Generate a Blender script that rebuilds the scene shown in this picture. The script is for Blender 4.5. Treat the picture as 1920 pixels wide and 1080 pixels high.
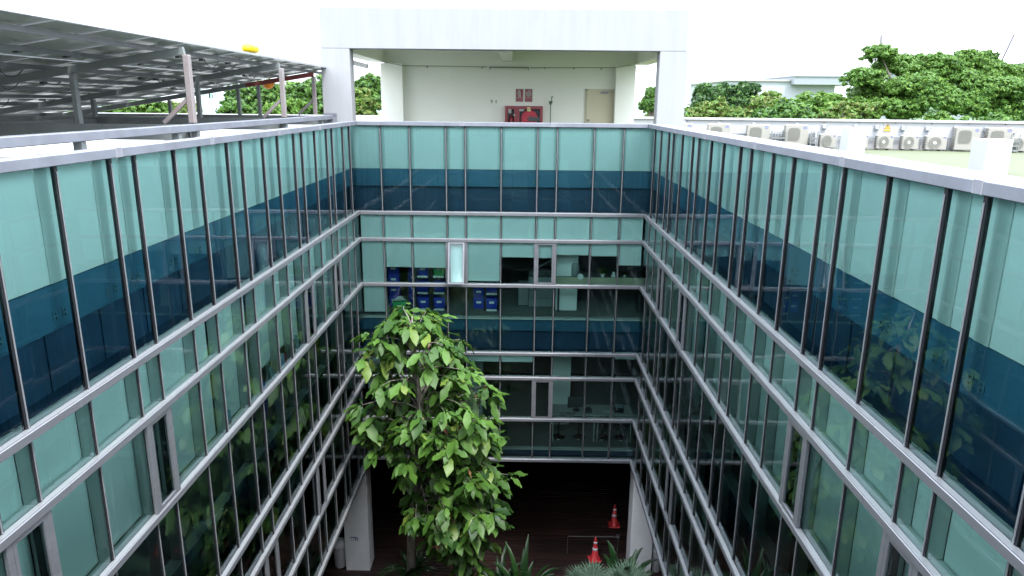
import bpy, math, random
import numpy as np
from mathutils import Vector, Matrix
R = math.radians
for o in list(bpy.data.objects): bpy.data.objects.remove(o)
sc = bpy.context.scene
COL = sc.collection
# ------------------------------------------------------------------ camera
FW = Vector((-0.00997953, 0.96782656, -0.25142029))
RT = Vector((0.99987225, 0.01279776, 0.00957659))
UP = Vector((-0.01248609, 0.2512926, 0.96783063))
cd = bpy.data.cameras.new('camera'); cam = bpy.data.objects.new('camera', cd); COL.objects.link(cam)
cd.sensor_width = 36; cd.lens = 1339.475 * 36 / 1920; cd.clip_start = .05; cd.clip_end = 4000
cam.matrix_world = Matrix(((RT.x, UP.x, -FW.x, 0), (RT.y, UP.y, -FW.y, 0), (RT.z, UP.z, -FW.z, 0), (0, 0, 0, 1)))
sc.camera = cam
# ------------------------------------------------------------------ sky and sun
SUN_EL, SUN_AZ = 60, 150      # azimuth clockwise from +y: high on the right, a little behind the camera
w = bpy.data.worlds.new('World'); sc.world = w; w.use_nodes = True
nt = w.node_tree; nt.nodes.clear()
out = nt.nodes.new('ShaderNodeOutputWorld'); bg = nt.nodes.new('ShaderNodeBackground'); bg.inputs[1].default_value = .1
sky = nt.nodes.new('ShaderNodeTexSky'); sky.sky_type = 'NISHITA'; sky.sun_disc = False
sky.sun_elevation = R(SUN_EL); sky.sun_rotation = R(SUN_AZ); sky.dust_density = 3
mx = nt.nodes.new('ShaderNodeMix'); mx.data_type = 'RGBA'
tc = nt.nodes.new('ShaderNodeTexCoord'); nz = nt.nodes.new('ShaderNodeTexNoise'); nz.inputs['Scale'].default_value = 2.2
nz.inputs['Detail'].default_value = 6
mp = nt.nodes.new('ShaderNodeMapping'); mp.inputs['Scale'].default_value = (1, 1, 2.6)
mr = nt.nodes.new('ShaderNodeMapRange'); mr.inputs[1].default_value = .3; mr.inputs[2].default_value = .55
mr.inputs[3].default_value = .72; mr.inputs[4].default_value = 1
L = nt.links.new
L(tc.outputs['Generated'], mp.inputs[0]); L(mp.outputs[0], nz.inputs['Vector']); L(nz.outputs[0], mr.inputs[0]); L(mr.outputs[0], mx.inputs['Factor'])
L(sky.outputs[0], mx.inputs[6]); mx.inputs[7].default_value = (9.6, 10.2, 11.2, 1)   # bright thin cloud
# an overcast sky is brighter overhead than at the horizon
sx = nt.nodes.new('ShaderNodeSeparateXYZ'); zr = nt.nodes.new('ShaderNodeMapRange'); zr.inputs[1].default_value = 0; zr.inputs[2].default_value = 1
zr.inputs[3].default_value = .60; zr.inputs[4].default_value = 2.4
vm = nt.nodes.new('ShaderNodeVectorMath'); vm.operation = 'SCALE'
L(tc.outputs['Generated'], sx.inputs[0]); L(sx.outputs[2], zr.inputs[0]); L(mx.outputs[2], vm.inputs[0]); L(zr.outputs[0], vm.inputs['Scale'])
L(vm.outputs[0], bg.inputs[0]); L(bg.outputs[0], out.inputs[0])
sd = bpy.data.lights.new('sun', 'SUN'); sd.energy = 1.5; sd.angle = R(12); sd.color = (1, .96, .9)
so = bpy.data.objects.new('sun', sd); COL.objects.link(so)
sdir = Vector((math.sin(R(SUN_AZ)) * math.cos(R(SUN_EL)), math.cos(R(SUN_AZ)) * math.cos(R(SUN_EL)), math.sin(R(SUN_EL))))
so.rotation_euler = sdir.to_track_quat('Z', 'Y').to_euler()
sc.view_settings.view_transform = 'Standard'; sc.view_settings.look = 'None'
sc.view_settings.exposure = 1.95; sc.view_settings.gamma = 1
sc.render.engine = 'CYCLES'
sc.cycles.max_bounces = 9; sc.cycles.diffuse_bounces = 5; sc.cycles.glossy_bounces = 4; sc.cycles.transparent_max_bounces = 20
sc.cycles.caustics_reflective = False; sc.cycles.caustics_refractive = False
# ------------------------------------------------------------------ materials
MATS = {}
def mat(name, col, rough=.6, metal=0, spec=.5, noise=0, nscale=4, bump=0, col2=None, alpha=None, stretch=None, coat=0):
    if name in MATS: return MATS[name]
    m = bpy.data.materials.new(name); m.use_nodes = True; t = m.node_tree; b = t.nodes['Principled BSDF']
    b.inputs['Roughness'].default_value = rough; b.inputs['Metallic'].default_value = metal
    b.inputs['Specular IOR Level'].default_value = spec
    if coat: b.inputs['Coat Weight'].default_value = coat; b.inputs['Coat Roughness'].default_value = .08
    c = (*col, 1)
    if noise or col2:
        tcn = t.nodes.new('ShaderNodeTexCoord'); n = t.nodes.new('ShaderNodeTexNoise'); n.inputs['Scale'].default_value = nscale
        n.inputs['Detail'].default_value = 5; n.inputs['Roughness'].default_value = .65
        mpn = t.nodes.new('ShaderNodeMapping')
        if stretch: mpn.inputs['Scale'].default_value = stretch
        t.links.new(tcn.outputs['Object'], mpn.inputs[0]); t.links.new(mpn.outputs[0], n.inputs['Vector'])
        r = t.nodes.new('ShaderNodeValToRGB'); r.color_ramp.elements[0].position = .33; r.color_ramp.elements[1].position = .68
        c2 = col2 if col2 else tuple(x * (1 - noise) for x in col)
        r.color_ramp.elements[0].color = (*c2, 1); r.color_ramp.elements[1].color = c
        t.links.new(n.outputs[0], r.inputs[0]); t.links.new(r.outputs[0], b.inputs['Base Color'])
        if bump:
            bp = t.nodes.new('ShaderNodeBump'); bp.inputs['Strength'].default_value = bump; bp.inputs['Distance'].default_value = .02
            t.links.new(n.outputs[0], bp.inputs['Height']); t.links.new(bp.outputs[0], b.inputs['Normal'])
    else: b.inputs['Base Color'].default_value = c
    MATS[name] = m; return m
def glass_mat(name, tint, ior=2.0, wave=.012, refl=(.86, .95, 1)):
    m = bpy.data.materials.new(name); m.use_nodes = True; t = m.node_tree; t.nodes.clear()
    o = t.nodes.new('ShaderNodeOutputMaterial'); mix = t.nodes.new('ShaderNodeMixShader')
    tr = t.nodes.new('ShaderNodeBsdfTransparent'); tr.inputs[0].default_value = (*tint, 1)
    gl = t.nodes.new('ShaderNodeBsdfGlossy'); gl.inputs['Roughness'].default_value = 0.0; gl.inputs[0].default_value = (*refl, 1)
    fr = t.nodes.new('ShaderNodeFresnel'); fr.inputs[0].default_value = ior
    tcn = t.nodes.new('ShaderNodeTexCoord'); n = t.nodes.new('ShaderNodeTexNoise'); n.inputs['Scale'].default_value = .8
    n.inputs['Detail'].default_value = 1
    bp = t.nodes.new('ShaderNodeBump'); bp.inputs['Strength'].default_value = 1; bp.inputs['Distance'].default_value = wave
    l = t.links.new
    l(tcn.outputs['Object'], n.inputs['Vector']); l(n.outputs[0], bp.inputs['Height']); l(bp.outputs[0], gl.inputs['Normal'])
    l(fr.outputs[0], mix.inputs[0]); l(tr.outputs[0], mix.inputs[1]); l(gl.outputs[0], mix.inputs[2]); l(mix.outputs[0], o.inputs[0])
    MATS[name] = m; return m
def leaf_mat(name, c1, c2, nscale=1.5, trans=.35, rough=.45, spec=.4):
    m = bpy.data.materials.new(name); m.use_nodes = True; t = m.node_tree; b = t.nodes['Principled BSDF']; o = t.nodes['Material Output']
    g = t.nodes.new('ShaderNodeNewGeometry'); tcn = t.nodes.new('ShaderNodeTexCoord')
    n = t.nodes.new('ShaderNodeTexNoise'); n.inputs['Scale'].default_value = nscale; n.inputs['Detail'].default_value = 3
    t.links.new(tcn.outputs['Object'], n.inputs['Vector'])
    ad = t.nodes.new('ShaderNodeMath'); ad.operation = 'ADD'; mu = t.nodes.new('ShaderNodeMath'); mu.operation = 'MULTIPLY'; mu.inputs[1].default_value = .45
    t.links.new(g.outputs['Random Per Island'], mu.inputs[0]); t.links.new(mu.outputs[0], ad.inputs[0]); t.links.new(n.outputs[0], ad.inputs[1])
    r = t.nodes.new('ShaderNodeValToRGB'); r.color_ramp.elements[0].position = .45; r.color_ramp.elements[1].position = .95
    r.color_ramp.elements[0].color = (*c1, 1); r.color_ramp.elements[1].color = (*c2, 1)
    t.links.new(ad.outputs[0], r.inputs[0]); t.links.new(r.outputs[0], b.inputs['Base Color'])
    b.inputs['Roughness'].default_value = rough; b.inputs['Specular IOR Level'].default_value = spec
    tr = t.nodes.new('ShaderNodeBsdfTranslucent'); t.links.new(r.outputs[0], tr.inputs[0])
    ms = t.nodes.new('ShaderNodeMixShader'); ms.inputs[0].default_value = trans
    t.links.new(b.outputs[0], ms.inputs[1]); t.links.new(tr.outputs[0], ms.inputs[2]); t.links.new(ms.outputs[0], o.inputs[0])
    MATS[name] = m; return m
GLASS = glass_mat('tinted_glass', (.715, .99, .955), 1.6, .0024)
WHITE = mat('white_paint', (.36, .37, .385), .7, noise=.07, nscale=.9)
WHITE_SMOOTH = mat('white_wall_paint', (.78, .78, .75), .7)
PANEL = mat('parapet_panel', (.86, .87, .86), .6, noise=.05, nscale=1.5)
FRAMEIN = mat('inner_frame_paint', (.80, .82, .80), .5)
ALU = mat('aluminium', (.212, .220, .240), .42, .55, noise=.16, nscale=2.5, stretch=(1, 1, 6))
ALUT = mat('aluminium_weathered', (.165, .178, .21), .6, .1, noise=.22, nscale=3)
CAPM = mat('polished_cap', (.27, .285, .30), .35, .5)
GASK = mat('black_gasket', (.012, .013, .016), .5)
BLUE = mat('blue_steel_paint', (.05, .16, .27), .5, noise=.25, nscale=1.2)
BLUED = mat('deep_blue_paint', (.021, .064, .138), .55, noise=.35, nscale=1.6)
SHADE = mat('mullion_shade_paint', (.70, .72, .71), .6)  # greyer panel tone: the mullions' soft shadow put into a colour
BLIND = mat('blind_fabric', (.88, .90, .89), .85, noise=.04, nscale=2)
CONC = mat('interior_wall', (.26, .27, .26), .9, noise=.2, nscale=1)
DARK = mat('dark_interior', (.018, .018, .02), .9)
CEIL = mat('ceiling_tile', (.28, .28, .27), .9)
CARPET = mat('office_carpet', (.20, .22, .21), .95, noise=.2, nscale=6)
STEEL = mat('galvanised_steel', (0.216, 0.224, 0.24), .5, .4, noise=.25, nscale=2, stretch=(1, .4, 1))
STEELG = mat('grey_green_steel', (.17, .19, .19), .6, .2, noise=.2, nscale=3)
RUST = mat('rusty_primed_steel', (.22, .215, .22), .7, 0, col2=(.17, .135, .13), nscale=1.5)
REDOX = mat('red_oxide_steel', (.22, .05, .045), .7, noise=.3, nscale=3)
ROOFG = mat('green_roof_coating', (.066, .080, .040), .85, noise=.10, nscale=.7, stretch=(.4, 1.6, 1))
ROOFW = mat('pale_roof_coating', (0.285, 0.289, 0.277), .85, noise=.10, nscale=.6)
AIRC = mat('cream_casing', (.255, .248, .225), .5, noise=.05, nscale=3)
GRILL = mat('fan_grille', (0.115, 0.115, 0.104), .6)
RED = mat('red_paint', (.21, .018, .028), .4)
PLASTIC = mat('grey_plastic', (0.187, 0.209, 0.23), .5)
LEAF = leaf_mat('leaf_green', (.014, .050, .009), (.074, .165, .024), 1.1, .33, .5, .35)
LEAFY = leaf_mat('leaf_yellow_green', (0.0675, 0.143, 0.015), (0.143, 0.21, 0.0375), 2, .35)
LEAFB = leaf_mat('leaf_bronze', (.12, .05, .025), (.24, .14, .07), 3, .3)
BARK = mat('bark', (.24, .22, .19), .9, noise=.55, nscale=9, bump=.6, stretch=(1, 1, .4))
# ------------------------------------------------------------------ mesh helpers
class MB:
    def __init__(s): s.v = []; s.f = []; s.m = []; s.smooth = False
    def add(s, v, f, mi=0):
        n = len(s.v); s.v += [tuple(p) for p in v]; s.f += [tuple(i + n for i in q) for q in f]; s.m += [mi] * len(f); return s
    def box(s, x0, x1, y0, y1, z0, z1, mi=0, fr=None):
        x0, x1 = min(x0, x1), max(x0, x1); y0, y1 = min(y0, y1), max(y0, y1); z0, z1 = min(z0, z1), max(z0, z1)
        v = [(x0, y0, z0), (x1, y0, z0), (x1, y1, z0), (x0, y1, z0), (x0, y0, z1), (x1, y0, z1), (x1, y1, z1), (x0, y1, z1)]
        f = [(0, 3, 2, 1), (4, 5, 6, 7), (0, 1, 5, 4), (1, 2, 6, 5), (2, 3, 7, 6), (3, 0, 4, 7)]
        if fr: v = [fr(*p) for p in v]
        return s.add(v, f, mi)
    def cbox(s, x0, x1, y0, y1, z0, z1, c=.01, mi=0, fr=None):          # box with chamfered edges
        v = []; idx = {}
        X = (x0, x1); Y = (y0, y1); Z = (z0, z1)
        for i in (0, 1):
            for j in (0, 1):
                for k in (0, 1):
                    sx = c if i == 0 else -c; sy = c if j == 0 else -c; sz = c if k == 0 else -c
                    for a, p in enumerate(((X[i], Y[j] + sy, Z[k] + sz), (X[i] + sx, Y[j], Z[k] + sz), (X[i] + sx, Y[j] + sy, Z[k]))):
                        idx[i, j, k, a] = len(v); v.append(p)
        f = []
        I = lambda i, j, k, a: idx[i, j, k, a]
        for i in (0, 1):
            f.append((I(i, 0, 0, 0), I(i, 1, 0, 0), I(i, 1, 1, 0), I(i, 0, 1, 0)))
            f.append((I(0, i, 0, 1), I(1, i, 0, 1), I(1, i, 1, 1), I(0, i, 1, 1)))
            f.append((I(0, 0, i, 2), I(1, 0, i, 2), I(1, 1, i, 2), I(0, 1, i, 2)))
            for j in (0, 1):
                f.append((I(i, j, 0, 0), I(i, j, 1, 0), I(i, j, 1, 1), I(i, j, 0, 1)))
                f.append((I(i, 0, j, 0), I(i, 1, j, 0), I(i, 1, j, 2), I(i, 0, j, 2)))
                f.append((I(0, i, j, 1), I(1, i, j, 1), I(1, i, j, 2), I(0, i, j, 2)))
                for k in (0, 1): f.append((I(i, j, k, 0), I(i, j, k, 1), I(i, j, k, 2)))
        if fr: v = [fr(*p) for p in v]
        return s.add(v, f, mi)
    def tube(s, pts, r, n=8, mi=0, caps=True):
        pts = [Vector(p) for p in pts]; rs = r if isinstance(r, (list, tuple)) else [r] * len(pts)
        v = []; ref = None
        for i, p in enumerate(pts):
            d = (pts[min(i + 1, len(pts) - 1)] - pts[max(i - 1, 0)]).normalized()
            a = Vector((0, 0, 1)) if abs(d.z) < .9 else Vector((1, 0, 0))
            if ref is not None: a = ref
            e1 = (a - d * a.dot(d)).normalized(); ref = e1; e2 = d.cross(e1)
            for k in range(n):
                t = 2 * math.pi * k / n; v.append(p + (e1 * math.cos(t) + e2 * math.sin(t)) * rs[i])
        f = [(i * n + k, i * n + (k + 1) % n, (i + 1) * n + (k + 1) % n, (i + 1) * n + k) for i in range(len(pts) - 1) for k in range(n)]
        if caps: f += [tuple(range(n))[::-1], tuple((len(pts) - 1) * n + k for k in range(n))]
        return s.add(v, f, mi)
    def bar(s, a, b, w, h, mi=0, up=(0, 0, 1)):                        # rectangular bar from a to b
        a, b = Vector(a), Vector(b); d = (b - a).normalized(); u = Vector(up); 
        if abs(d.dot(u)) > .95: u = Vector((0, 1, 0))
        sd_ = d.cross(u).normalized() * w / 2; uu = sd_.cross(d).normalized() * h / 2
        v = [p + sx * sd_ + sz * uu for p in (a, b) for sx, sz in ((-1, -1), (1, -1), (1, 1), (-1, 1))]
        return s.add(v, [(0, 1, 2, 3), (7, 6, 5, 4), (0, 4, 5, 1), (1, 5, 6, 2), (2, 6, 7, 3), (3, 7, 4, 0)], mi)
    def lathe(s, prof, n=20, c=(0, 0, 0), mi=0, ax='z', lo=0, hi=2 * math.pi):
        v = []
        for r_, h in prof:
            for k in range(n):
                t = 2 * math.pi * k / n; a, b = r_ * math.cos(t), r_ * math.sin(t)
                v.append((c[0] + a, c[1] + b, c[2] + h) if ax == 'z' else (c[0] + a, c[1] + h, c[2] + b))
        f = [(i * n + k, i * n + (k + 1) % n, (i + 1) * n + (k + 1) % n, (i + 1) * n + k) for i in range(len(prof) - 1) for k in range(n)]
        f += [tuple(range(n))[::-1], tuple((len(prof) - 1) * n + k for k in range(n))]
        return s.add(v, f, mi)
    def poly(s, pts, y0, y1, mi=0):                                   # outline in x-z, thick in y
        n = len(pts); v = [(x, y0, z) for x, z in pts] + [(x, y1, z) for x, z in pts]
        return s.add(v, [tuple(range(n)), tuple(range(n, 2 * n))[::-1]] + [(k, (k + 1) % n, n + (k + 1) % n, n + k)[::-1] for k in range(n)], mi)
def obj(name, mb, mats, parent=None, smooth=False, **pr):
    me = bpy.data.meshes.new(name); off = parent['_o'] if parent is not None and '_o' in parent else (0, 0, 0)
    vs = mb.v if off == (0, 0, 0) else [(a - off[0], b - off[1], c - off[2]) for a, b, c in mb.v]
    me.from_pydata(vs, [], mb.f)
    for m in (mats if isinstance(mats, (list, tuple)) else [mats]): me.materials.append(m)
    me.polygons.foreach_set('material_index', mb.m)
    if smooth: me.polygons.foreach_set('use_smooth', [True] * len(me.polygons))
    me.update()
    o = bpy.data.objects.new(name, me); COL.objects.link(o)
    if parent is not None: o.parent = parent
    for k, v in pr.items(): o[k] = v
    return o
OFFS = []
class T(dict): pass
def thing(name, label, cat, loc=(0, 0, 0), rz=0, group=None, world=True):
    """Empty at the thing's base. world=True: its parts are given in world coordinates."""
    o = bpy.data.objects.new(name, None); COL.objects.link(o); o.location = loc; o.rotation_euler = (0, 0, rz); o.empty_display_size = .2
    o['label'] = label; o['category'] = cat
    if group: o['group'] = group
    WOFF[o.name] = tuple(loc) if world else (0, 0, 0)
    return o
WOFF = {}
_obj = obj
def obj(name, mb, mats, parent=None, smooth=False, **pr):
    off = (0, 0, 0)
    if parent is not None:
        p = parent
        while p.parent is not None: p = p.parent
        off = WOFF.get(p.name, (0, 0, 0))
    if off != (0, 0, 0):
        mb.v = [(a - off[0], b - off[1], c - off[2]) for a, b, c in mb.v]
    return _obj(name, mb, mats, parent, smooth, **pr)
def single(name, mb, mats, label, cat, group=None, smooth=False):
    """a thing that is one mesh: origin at the middle of its foot"""
    xs, ys, zs = zip(*mb.v); c = ((min(xs) + max(xs)) / 2, (min(ys) + max(ys)) / 2, min(zs))
    mb.v = [(a - c[0], b - c[1], d - c[2]) for a, b, d in mb.v]
    o = _obj(name, mb, mats, None, smooth); o.location = c; o['label'] = label; o['category'] = cat
    if group: o['group'] = group
    return o
def struct(name, mb, mats, kind='structure', label=None, cat=None):
    o = _obj(name, mb, mats); o['kind'] = kind
    if label: o['label'] = label
    if cat: o['category'] = cat
    return o
def copy_tree(src, loc, rz, label, group=None, sc_=None):
    def cp(o, par):
        c = o.copy(); COL.objects.link(c); c.parent = par
        for ch in o.children: cp(ch, c)
        return c
    r = cp(src, None); r.location = loc; r.rotation_euler = (0, 0, rz); r['label'] = label
    if sc_: r.scale = sc_
    if group: r['group'] = group
    WOFF[r.name] = (0, 0, 0); return r
def text_mb(txt, size, mi=0):
    cu = bpy.data.curves.new('t', 'FONT'); cu.body = txt; cu.size = size; cu.align_x = 'CENTER'; cu.align_y = 'CENTER'; cu.extrude = .0008
    o = bpy.data.objects.new('t', cu); COL.objects.link(o); dg = bpy.context.evaluated_depsgraph_get(); dg.update()
    me = bpy.data.meshes.new_from_object(o.evaluated_get(dg)); mb = MB()
    mb.add([v.co[:] for v in me.vertices], [tuple(p.vertices) for p in me.polygons], mi)
    bpy.data.objects.remove(o); bpy.data.curves.remove(cu); bpy.data.meshes.remove(me); return mb
def put_text(mb, txt, size, x, y, z, mi=0, width=None):             # reads upright for a viewer looking along +y
    t = text_mb(txt, size)
    if not t.v: return
    k = 1
    if width:
        xs = [p[0] for p in t.v]; k = width / (max(xs) - min(xs))
    mb.add([(x + p[0] * k, y - p[2], z + p[1]) for p in t.v], t.f, mi)

rnd = random.Random(7)
# ------------------------------------------------------------------ measurements (metres, camera at the origin)
XL, XR, YF, YB = -4.345, 3.352, 0.0, 19.0
ZC = -.608
ZR = [-2.881, -3.608, -4.859, -6.831, -7.564, -8.829, -10.111]
GZ = -14.0
ROOF = -1.7
F3, F2 = -5.78, -9.75
BX = [-3.679, -2.914, -1.962, -1.455, -.512, .438, .952, 1.912, 2.678]
LY = [.45, 1.2, 2.13, 2.64, 3.57, 4.32, 5.25, 5.76, 6.666, 7.582, 8.082, 9.024, 9.762, 10.68, 11.226, 12.173, 12.93, 13.859, 14.362, 15.284, 16.208, 16.693, 17.68, 18.38]
RY = [.5, 1.43, 2.2, 2.7, 3.6, 4.25, 5.164, 5.659, 6.58, 7.502, 8.015, 8.916, 9.646, 10.577, 11.109, 12.043, 12.834, 13.723, 14.219, 15.15, 16.05, 16.55, 17.45, 18.25]
# ------------------------------------------------------------------ ground
g = MB(); g.add([(-1500, -600, GZ - .3), (1500, -600, GZ - .3), (1500, 3000, GZ - .3), (-1500, 3000, GZ - .3)], [(0, 1, 2, 3)])
struct('ground', g, mat('grass_ground', (.10, .17, .035), .95, col2=(.06, .11, .03), nscale=.02))
# timber deck: boards running across, with gaps between them
dk = MB(); y = 17.9; k = 0
while y < 26.5:
    wdt = .125
    x = -6.6
    while x < 6.4:
        ln = rnd.uniform(2.4, 3.6); x1 = min(x + ln, 6.4)
        dk.box(x + .003, x1 - .003, y, y + wdt, GZ - .045, GZ + rnd.uniform(-.004, .004), rnd.choice((0, 0, 1, 2))); x = x1
    y += wdt + .022; k += 1
struct('timber_deck', dk, [mat('deck_board_a', (0.0225, 0.009, 0.0078), .6, noise=.35, nscale=3, stretch=(.5, 6, 1)),
                           mat('deck_board_b', (0.033, 0.0144, 0.012), .55, noise=.35, nscale=3, stretch=(.5, 6, 1)),
                           mat('deck_board_c', (0.015, 0.0066, 0.0057), .6, noise=.3, nscale=3, stretch=(.5, 6, 1))])
pv = MB(); pv.box(-16, 15, -9, 33, GZ - .29, GZ - .06); struct('courtyard_ground', pv, mat('dark_paving', (.075, .07, .06), .9, noise=.4, nscale=2))
soil = MB(); soil.box(XL + .5, XR - .5, .6, 17.75, GZ - .2, GZ + .05); struct('planting_soil', soil, mat('soil', (.05, .04, .025), .95, noise=.5, nscale=5))
# ------------------------------------------------------------------ the office building (slabs, rooms)
bld = thing('office_building', 'white concrete three storey office block wrapped round the glazed courtyard', 'building', (0, 0, GZ))
def ring(mb, z0, z1, inn, outw, mi=0):
    """slab around the courtyard: from inn behind the glass to outw behind it"""
    mb.box(XL - outw, XL - inn, YF - outw, YB + outw, z0, z1, mi); mb.box(XR + inn, XR + outw, YF - outw, YB + outw, z0, z1, mi)
    mb.box(XL - inn, XR + inn, YB + inn, YB + outw, z0, z1, mi); mb.box(XL - inn, XR + inn, YF - outw, YF - inn, z0, z1, mi)
RW = 6.2
m = MB(); ring(m, -2.04, -1.76, .34, 9.4); obj('roof_slab', m, CONC, bld)
for z in (F3, F2):
    m = MB(); ring(m, z - .24, z - .06, .34, RW + .2); obj('floor_slab', m, CONC, bld)
    m = MB(); ring(m, z - .055, z, .16, RW); obj('carpet_floor', m, CARPET, bld)
for z in (-2.93, -6.9):
    m = MB(); ring(m, z, z + .04, .34, RW); obj('suspended_ceiling', m, CEIL, bld)
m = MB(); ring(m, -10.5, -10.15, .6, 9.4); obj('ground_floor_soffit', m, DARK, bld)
def outer(z0, z1, d, t, mm, name):
    m = MB()
    m.box(XL - d - t, XL - d, YF - d, YB + d, z0, z1); m.box(XR + d, XR + d + t, YF - d, YB + d, z0, z1)
    m.box(XL - d - t, XR + d + t, YB + d, YB + d + t, z0, z1); m.box(XL - d - t, XR + d + t, YF - d - t, YF - d, z0, z1)
    return obj(name, m, mm, bld)
outer(F3 + .002, -2.94, RW - .25, .2, CONC, 'room_wall'); outer(F2 + .002, -6.91, RW - .25, .2, CONC, 'room_wall')
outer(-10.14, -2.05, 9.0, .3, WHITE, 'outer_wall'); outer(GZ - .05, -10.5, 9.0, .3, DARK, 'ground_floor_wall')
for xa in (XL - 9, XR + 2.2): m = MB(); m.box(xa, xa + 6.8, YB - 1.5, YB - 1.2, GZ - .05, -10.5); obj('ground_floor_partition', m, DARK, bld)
# corner partitions keep the rooms apart
for z0, z1 in ((F3, -2.93), (F2, -6.9)):
    for xa, xb in ((XL - RW, XL - .75), (XR + .75, XR + RW)):
        m = MB(); m.box(xa, xb, YB + .5, YB + .62, z0 + .002, z1 - .002); obj('room_partition', m, CONC, bld)
for z0, z1, x0, x1, y0, n_ in ((F3, -2.93, 1.05, 1.66, YB + .75, 'c'), (F2, -6.9, 1.02, 1.62, YB + 1.6, 'c'), (F2, -6.9, -1.6, -1.1, YB + 1.9, 'd')):
    m = MB(); m.cbox(x0, x1, y0, y0 + .6, z0 + .002, z1 - .002, .01); obj('column', m, WHITE_SMOOTH, bld)
for z0, z1 in ((F3, -2.93), (F2, -6.9)):                                # columns behind the side walls
    for yy in (3.5, 8.6, 13.5, 17.9):
        m = MB()
        m.cbox(XL - 1.3, XL - .75, yy, yy + .55, z0 + .002, z1 - .002, .01); obj('column', m, WHITE_SMOOTH, bld)
        m = MB(); m.cbox(XR + .75, XR + 1.3, yy + .4, yy + .95, z0 + .002, z1 - .002, .01); obj('column', m, WHITE_SMOOTH, bld)
# ground floor columns at the far side
for x0, x1 in ((-5.22, -4.48), (3.47, 4.14)):
    m = MB(); m.cbox(x0, x1, YB + .06, YB + .72, GZ - .04, -10.5, .012); obj('column', m, mat('grey_white_render', (.80, .80, .81), .8, noise=.12, nscale=1.3), bld)
# roofs
m = MB(); m.box(XR + .28, 24, -6, 32.5, ROOF - .055, ROOF); m.box(XL - .28, XR + .28, YB + .28, 32.5, ROOF - .055, ROOF)
obj('roof_surface', m, ROOFG, bld, label='pale green coated roof right of the courtyard and under the portico')
m = MB(); m.box(-24, XL - .28, -6, 32.5, ROOF - .055, ROOF); obj('roof_surface', m, ROOFW, bld, label='off white coated roof below the solar canopy')
m = MB(); m.box(9.5, 24, -6, 32, -2.04, -1.76); m.box(-24, -13.9, -6, 32, -2.04, -1.76); m.box(-13.9, 9.5, 28.45, 32, -2.04, -1.76); m.box(24, 24.3, -6, 32, GZ, -1.7); m.box(-24.3, -24, -6, 32, GZ, -1.7); m.box(-24, 24, 32, 32.3, GZ, -2.05)
obj('wing_walls', m, WHITE, bld)
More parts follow.
